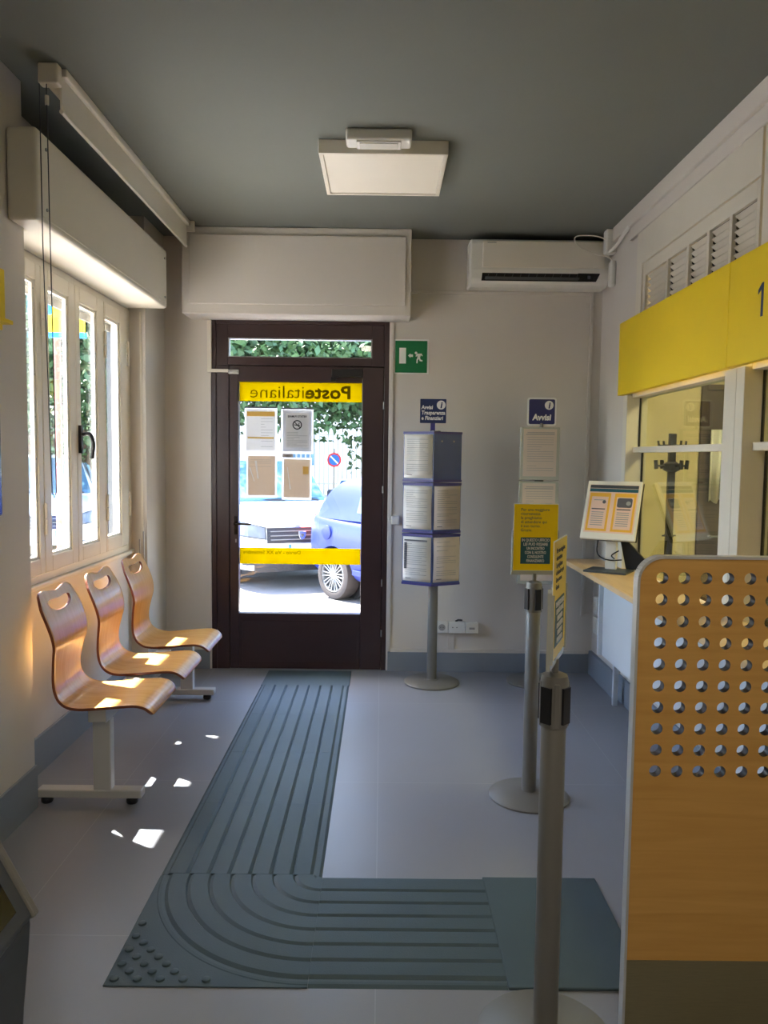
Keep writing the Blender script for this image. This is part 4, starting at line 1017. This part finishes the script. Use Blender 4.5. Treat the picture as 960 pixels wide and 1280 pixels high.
# ---- parked cars (local: +x forward, z up, ground 0)
def interp(tab, x):
    for (a, va), (b_, vb) in zip(tab[:-1], tab[1:]):
        if a <= x <= b_ or b_ <= x <= a:
            k = (x-a)/(b_-a); return va+(vb-va)*k
    return tab[0][1] if abs(x-tab[0][0]) < abs(x-tab[-1][0]) else tab[-1][1]
def car(name, paint, label, loc, rz, st, roof, wheel_x, wr, half_w):
    root = thing(name, label, 'car', loc, rz, 'parked cars')
    # lower body loft
    v = []; f = []; nst = len(st)
    for (x_, w_, zb_, zt_, cr_) in st:
        h_ = zt_-zb_
        half = [(0, zb_), (w_*.75, zb_), (w_*.95, zb_+.06*h_), (w_*.995, zb_+.3*h_), (w_, zb_+.55*h_), (w_*.985, zb_+.78*h_), (w_*.93, zb_+.94*h_), (w_*.7, zt_+cr_*.6), (0, zt_+cr_)]
        ring_ = half+[(-a, b_) for a, b_ in half[-2:0:-1]]
        v += [(x_, a, b_) for a, b_ in ring_]
    n = len(ring_)
    for i in range(nst-1): f += [(i*n+k, i*n+(k+1) % n, (i+1)*n+(k+1) % n, (i+1)*n+k) for k in range(n)]
    f += [tuple(range(n)), tuple(range(nst*n-1, (nst-1)*n-1, -1))]
    body = MB().raw(v, f).build('tmpbody', paint, None, smooth='all')
    ss_ = body.modifiers.new('s', 'SUBSURF'); ss_.levels = 2; ss_.render_levels = 2
    cuts = []
    for wx in wheel_x:
        for sgn in (1, -1):
            c_ = MB().cyl((wx, sgn*(half_w-.26), wr), (wx, sgn*(half_w+.2), wr), wr+.055, n=36).build('cut', 'black_trim'); cuts.append(c_)
            bo = body.modifiers.new('b', 'BOOLEAN'); bo.object = c_; bo.solver = 'EXACT'
    dg = bpy.context.evaluated_depsgraph_get(); dg.update()
    me = bpy.data.meshes.new_from_object(body.evaluated_get(dg)); me.name = 'body'
    for c_ in cuts: bpy.data.objects.remove(c_)
    bpy.data.objects.remove(body)
    while len(me.materials) > 1: me.materials.pop()
    if not me.materials: me.materials.append(MATS[paint])
    me.polygons.foreach_set('material_index', [0]*len(me.polygons)); me.set_sharp_from_angle(angle=math.radians(40))
    bo_ = bpy.data.objects.new('body', me); C.objects.link(bo_); bo_.parent = root
    # greenhouse: roof = list of (x, z_low, z_top, w_low, w_top) from front to back
    v = []; f = []
    for (x_, zl, zt_, wl_, wt) in roof:
        half = [(wl_, zl), (wl_*.6+wt*.4+.02, zl*.55+zt_*.45), (wt+.01, zt_-.05), (wt*.85, zt_), (0, zt_+.02)]
        ring_ = half+[(-a, b_) for a, b_ in half[-2::-1]]
        v += [(x_, a, b_) for a, b_ in ring_]
    n = len(ring_)
    for i in range(len(roof)-1): f += [(i*n+k, i*n+k+1, (i+1)*n+k+1, (i+1)*n+k) for k in range(n-1)]
    f += [tuple(range(n)), tuple(range(len(roof)*n-1, (len(roof)-1)*n-1, -1))]
    MB().raw(v, f).build('cabin', paint, root, smooth='all', sub=2)
    # wheels
    spk = None
    for wx in wheel_x:
        for sgn in (1, -1):
            M = Matrix.Translation((wx, sgn*(half_w-.20), wr)) @ Matrix.Rotation(-sgn*PI/2, 4, 'X')
            ty = MB().lathe([(wr*.70, -.02), (wr*.82, -.015), (wr*.96, .0), (wr, .03), (wr, .155), (wr*.96, .19), (wr*.80, .20), (wr*.715, .195), (wr*.70, .18)], 40, M, close=False).build('tyre', 'tyre', root, smooth=True)
            rm = MB().lathe([(wr*.70, .0), (wr*.70, .19), (wr*.665, .198), (wr*.64, .18), (wr*.63, .02)], 40, M, close=False)
            rm.lathe([(0, .15), (.05, .17), (.055, .18), (.03, .19), (0, .19)], 20, M)
            for k in range(10):
                for dd in (-.075, .075):
                    A_ = M @ Matrix.Rotation(2*PI*k/10, 4, 'Z')
                    p0 = A_ @ Vector((.045, dd*.15, .175)); p1 = A_ @ Vector((wr*.66*math.cos(dd*1.6), wr*.66*math.sin(dd*1.6), .18))
                    rm.cyl(p0, p1, .008, .010, 6)
            rm.build('alloy_rim', 'alloy', root, smooth=True)
            MB().lathe([(0, .06), (wr*.68, .06), (wr*.68, .065), (0, .065)], 28, M).build('brake_disc', 'black_trim', root)
            MB().lathe([(0, -.04), (wr+.05, -.04), (wr+.05, -.035), (0, -.035)], 28, M).build('wheel_well', 'black_trim', root)
    return root
GT = lambda st, y_: interp(sorted([(w_, x_) for (x_, w_, *_r2) in st[:6]]), abs(y_))
# white people carrier
stw = [(0.0, .55, .30, .74, .02), (-.04, .70, .24, .80, .03), (-.16, .82, .22, .86, .04), (-.42, .872, .22, .93, .05), (-.9, .88, .22, 1.01, .05), (-1.15, .88, .22, 1.06, .03), (-2.2, .885, .22, 1.04, .0), (-3.4, .88, .24, 1.06, .0), (-4.2, .86, .28, 1.05, .0), (-4.42, .80, .34, 1.0, .0), (-4.48, .70, .40, .92, .0)]
rw = [(-1.02, 1.02, 1.06, .80, .72), (-1.35, 1.02, 1.30, .80, .70), (-1.95, 1.02, 1.60, .81, .66), (-2.6, 1.02, 1.68, .81, .64), (-3.6, 1.02, 1.66, .80, .63), (-4.2, 1.02, 1.55, .78, .60), (-4.40, 1.02, 1.10, .74, .60)]
hdg = math.atan2(-.91, .41)
wc = car('parked_car', 'car_white', 'white people carrier parked facing the entrance with dark barred grille', (-1.03, 9.87, GZ), hdg, stw, rw, (-.86, -3.66), .31, .88)
def front(st, y_, off=.012): return GT(st, y_)+off
def wrap(poly, st, z_shift, name, m, parent, off=.012, th=.03, nsub=6):
    """polygon strips (y0,y1,zlo0,zhi0,zlo1,zhi1) wrapped on the curved nose"""
    y0_, y1_, a0, b0, a1, b1 = poly; v = []; f = []
    for i in range(nsub+1):
        t = i/nsub; y_ = y0_+(y1_-y0_)*t; lo = a0+(a1-a0)*t; hi = b0+(b1-b0)*t
        for z_ in (lo, (lo+hi)/2, hi):
            back = max(0, z_-.62)*.28
            v.append((front(st, y_, off)-back, y_, z_))
        for z_ in (hi, (lo+hi)/2, lo):
            back = max(0, z_-.62)*.28
            v.append((front(st, y_, off)-back-th, y_, z_))
    for i in range(nsub): f += [(i*6+k, i*6+(k+1) % 6, (i+1)*6+(k+1) % 6, (i+1)*6+k) for k in range(6)]
    f += [tuple(range(6)), tuple(range(nsub*6+5, nsub*6-1, -1))]
    return MB().raw(v, f).build(name, m, parent)
wrap((-.44, .44, .60, .80, .60, .80), stw, 0, 'grille', 'black_trim', wc, .035, .06, 8)
for z_ in (.64, .69, .745): wrap((-.40, .40, z_, z_+.010, z_, z_+.010), stw, 0, 'grille_bar', 'post_grey', wc, .045, .02, 8)
wrap((-.46, .46, .795, .825, .795, .825), stw, 0, 'chrome_strip', 'chrome', wc, .045, .06, 8)
for sgn in (1, -1):
    wrap((sgn*.45, sgn*.82, .645, .805, .70, .90), stw, 0, 'headlight_surround', 'kiosk_grey', wc, .022, .08, 8)
    wrap((sgn*.47, sgn*.80, .66, .79, .72, .88), stw, 0, 'headlight', 'lamp_glass', wc, .030, .08, 8)
    wrap((sgn*.50, sgn*.74, .33, .42, .33, .42), stw, 0, 'fog_lamp_recess', 'black_trim', wc, .02, .05, 5)
wrap((-.60, .60, .24, .36, .24, .36), stw, 0, 'lower_grille', 'black_trim', wc, .03, .05, 8)
pl_ = MB().box(.055, .075, -.18, .18, .475, .585).build('number_plate', 'white_print', wc, bev=.003)
MB().box(.0751, .0765, -.18, -.145, .475, .585).box(.0751, .0765, .145, .18, .475, .585).build('plate_blue_band', 'blue_paint', pl_)
MB().prism([(-.05, .045), (.05, .045), (.045, -.02), (.02, -.06), (-.02, -.06), (-.045, -.02)], (.075, 0, .705), Y, Z, .03).build('badge', 'chrome', wc, bev=.004)
MB().prism([(-.024, .018), (.024, .018), (.018, -.012), (.0, -.03), (-.018, -.012)], (.082, 0, .705), Y, Z, .012).build('badge_centre', 'kiosk_grey', wc)
def quad(root, pts, m, name): return MB().raw(pts, [tuple(range(len(pts)))]).build(name, m, root)
def panel(root, pts, name, m='car_glass', t=.012):
    pts = [Vector(p) for p in pts]; n_ = (pts[1]-pts[0]).cross(pts[2]-pts[0]).normalized()
    c_ = sum(pts, Vector())/len(pts)
    if n_.dot(c_-Vector((-2.2, 0, .9))) < 0: n_ = -n_
    n = len(pts); v = [p+n_*t for p in pts]+[p-n_*t for p in pts]
    f = [tuple(range(n)), tuple(range(2*n-1, n-1, -1))]+[(i, (i+1) % n, n+(i+1) % n, n+i) for i in range(n)]
    return MB().raw(v, f).build(name, m, root)
panel(wc, [(-1.03, -.70, 1.10), (-1.03, .70, 1.10), (-1.86, .60, 1.60), (-1.86, -.60, 1.60)], 'windscreen', t=.03)
for sgn in (1, -1):
    panel(wc, [(-1.45, sgn*.81, 1.12), (-2.35, sgn*.82, 1.12), (-2.35, sgn*.70, 1.54), (-1.85, sgn*.72, 1.5)], 'side_window', t=.02)
    panel(wc, [(-2.42, sgn*.82, 1.12), (-3.9, sgn*.80, 1.14), (-3.8, sgn*.69, 1.52), (-2.42, sgn*.70, 1.54)], 'side_window', t=.02)
    MB().obox((-1.38, sgn*.98, 1.14), .10, .20, .15).build('door_mirror', 'black_trim', wc, bev=.03, seg=3)
MB().tube([(-1.0, .1, 1.085), (-1.06, -.3, 1.10), (-1.10, -.66, 1.11)], .012).tube([(-1.0, .6, 1.085), (-1.06, .3, 1.11), (-1.10, -.05, 1.12)], .012).build('wiper', 'black_trim', wc)

# blue hatchback (local: +x forward; rear at x=0 going to front at 3.82)
stb = [(0.0, .62, .34, .98, .02), (.04, .72, .30, 1.02, .02), (.14, .79, .26, 1.05, .0), (.40, .83, .24, 1.04, .0), (.9, .835, .22, 1.02, .0), (1.8, .83, .20, .99, .0), (2.6, .83, .20, .96, .02), (3.1, .825, .22, .90, .04), (3.55, .78, .24, .80, .04), (3.76, .66, .26, .70, .03), (3.82, .50, .32, .62, .02)]
rbb = [(.10, .96, 1.04, .70, .62), (.22, .96, 1.28, .74, .60), (.42, .96, 1.44, .77, .60), (.9, .96, 1.51, .78, .60), (1.6, .96, 1.51, .78, .60), (2.1, .96, 1.42, .78, .60), (2.55, .94, 1.16, .77, .62), (2.75, .92, .98, .74, .66)]
fwd = Vector((.67, -.74, 0)); rgt = Vector((-.74, -.67, 0))
wheel_w = Vector((-.575, 9.12, GZ)); half = .835
org = wheel_w-fwd*.62-rgt*half
bc = car('parked_car', 'car_blue', 'light blue small hatchback seen from its rear wheel side', tuple(org), math.atan2(fwd.y, fwd.x), stb, rbb, (.62, 3.02), .295, half)
for sgn in (1, -1):
    panel(bc, [(1.05, sgn*.80, 1.06), (2.2, sgn*.80, 1.02), (1.95, sgn*.68, 1.40), (1.05, sgn*.68, 1.42)], 'side_window', t=.02)
panel(bc, [(.14, -.55, 1.10), (.14, .55, 1.10), (.36, .5, 1.42), (.36, -.5, 1.42)], 'rear_window', t=.014)
for sgn in (1, -1): panel(bc, [(-.012, sgn*.50, .78), (.0, sgn*.66, .78), (.03, sgn*.64, .98), (.02, sgn*.50, .98)], 'tail_lamp', 'red_paint', t=.012)
M = Matrix.Translation((.50, -.834, .80)) @ Matrix.Rotation(PI/2, 4, 'X')
MB().lathe([(.085, -.01), (.085, .004), (.078, .006), (.0, .006)], 28, M).build('fuel_cap', 'car_blue', bc, smooth=True)
MB().box(-.03, .02, -.60, .60, .33, .48).build('rear_bumper_trim', 'car_blue', bc, bev=.02)
MB().box(1.0, 2.5, -.845, -.83, .34, .40).build('side_strip', 'car_blue', bc, bev=.004)
# another parked car seen through the left window
c3 = copy_tree(wc); c3.location = (-4.9, 11.2, GZ); c3['label'] = 'white people carrier parked farther along, seen through the left window'
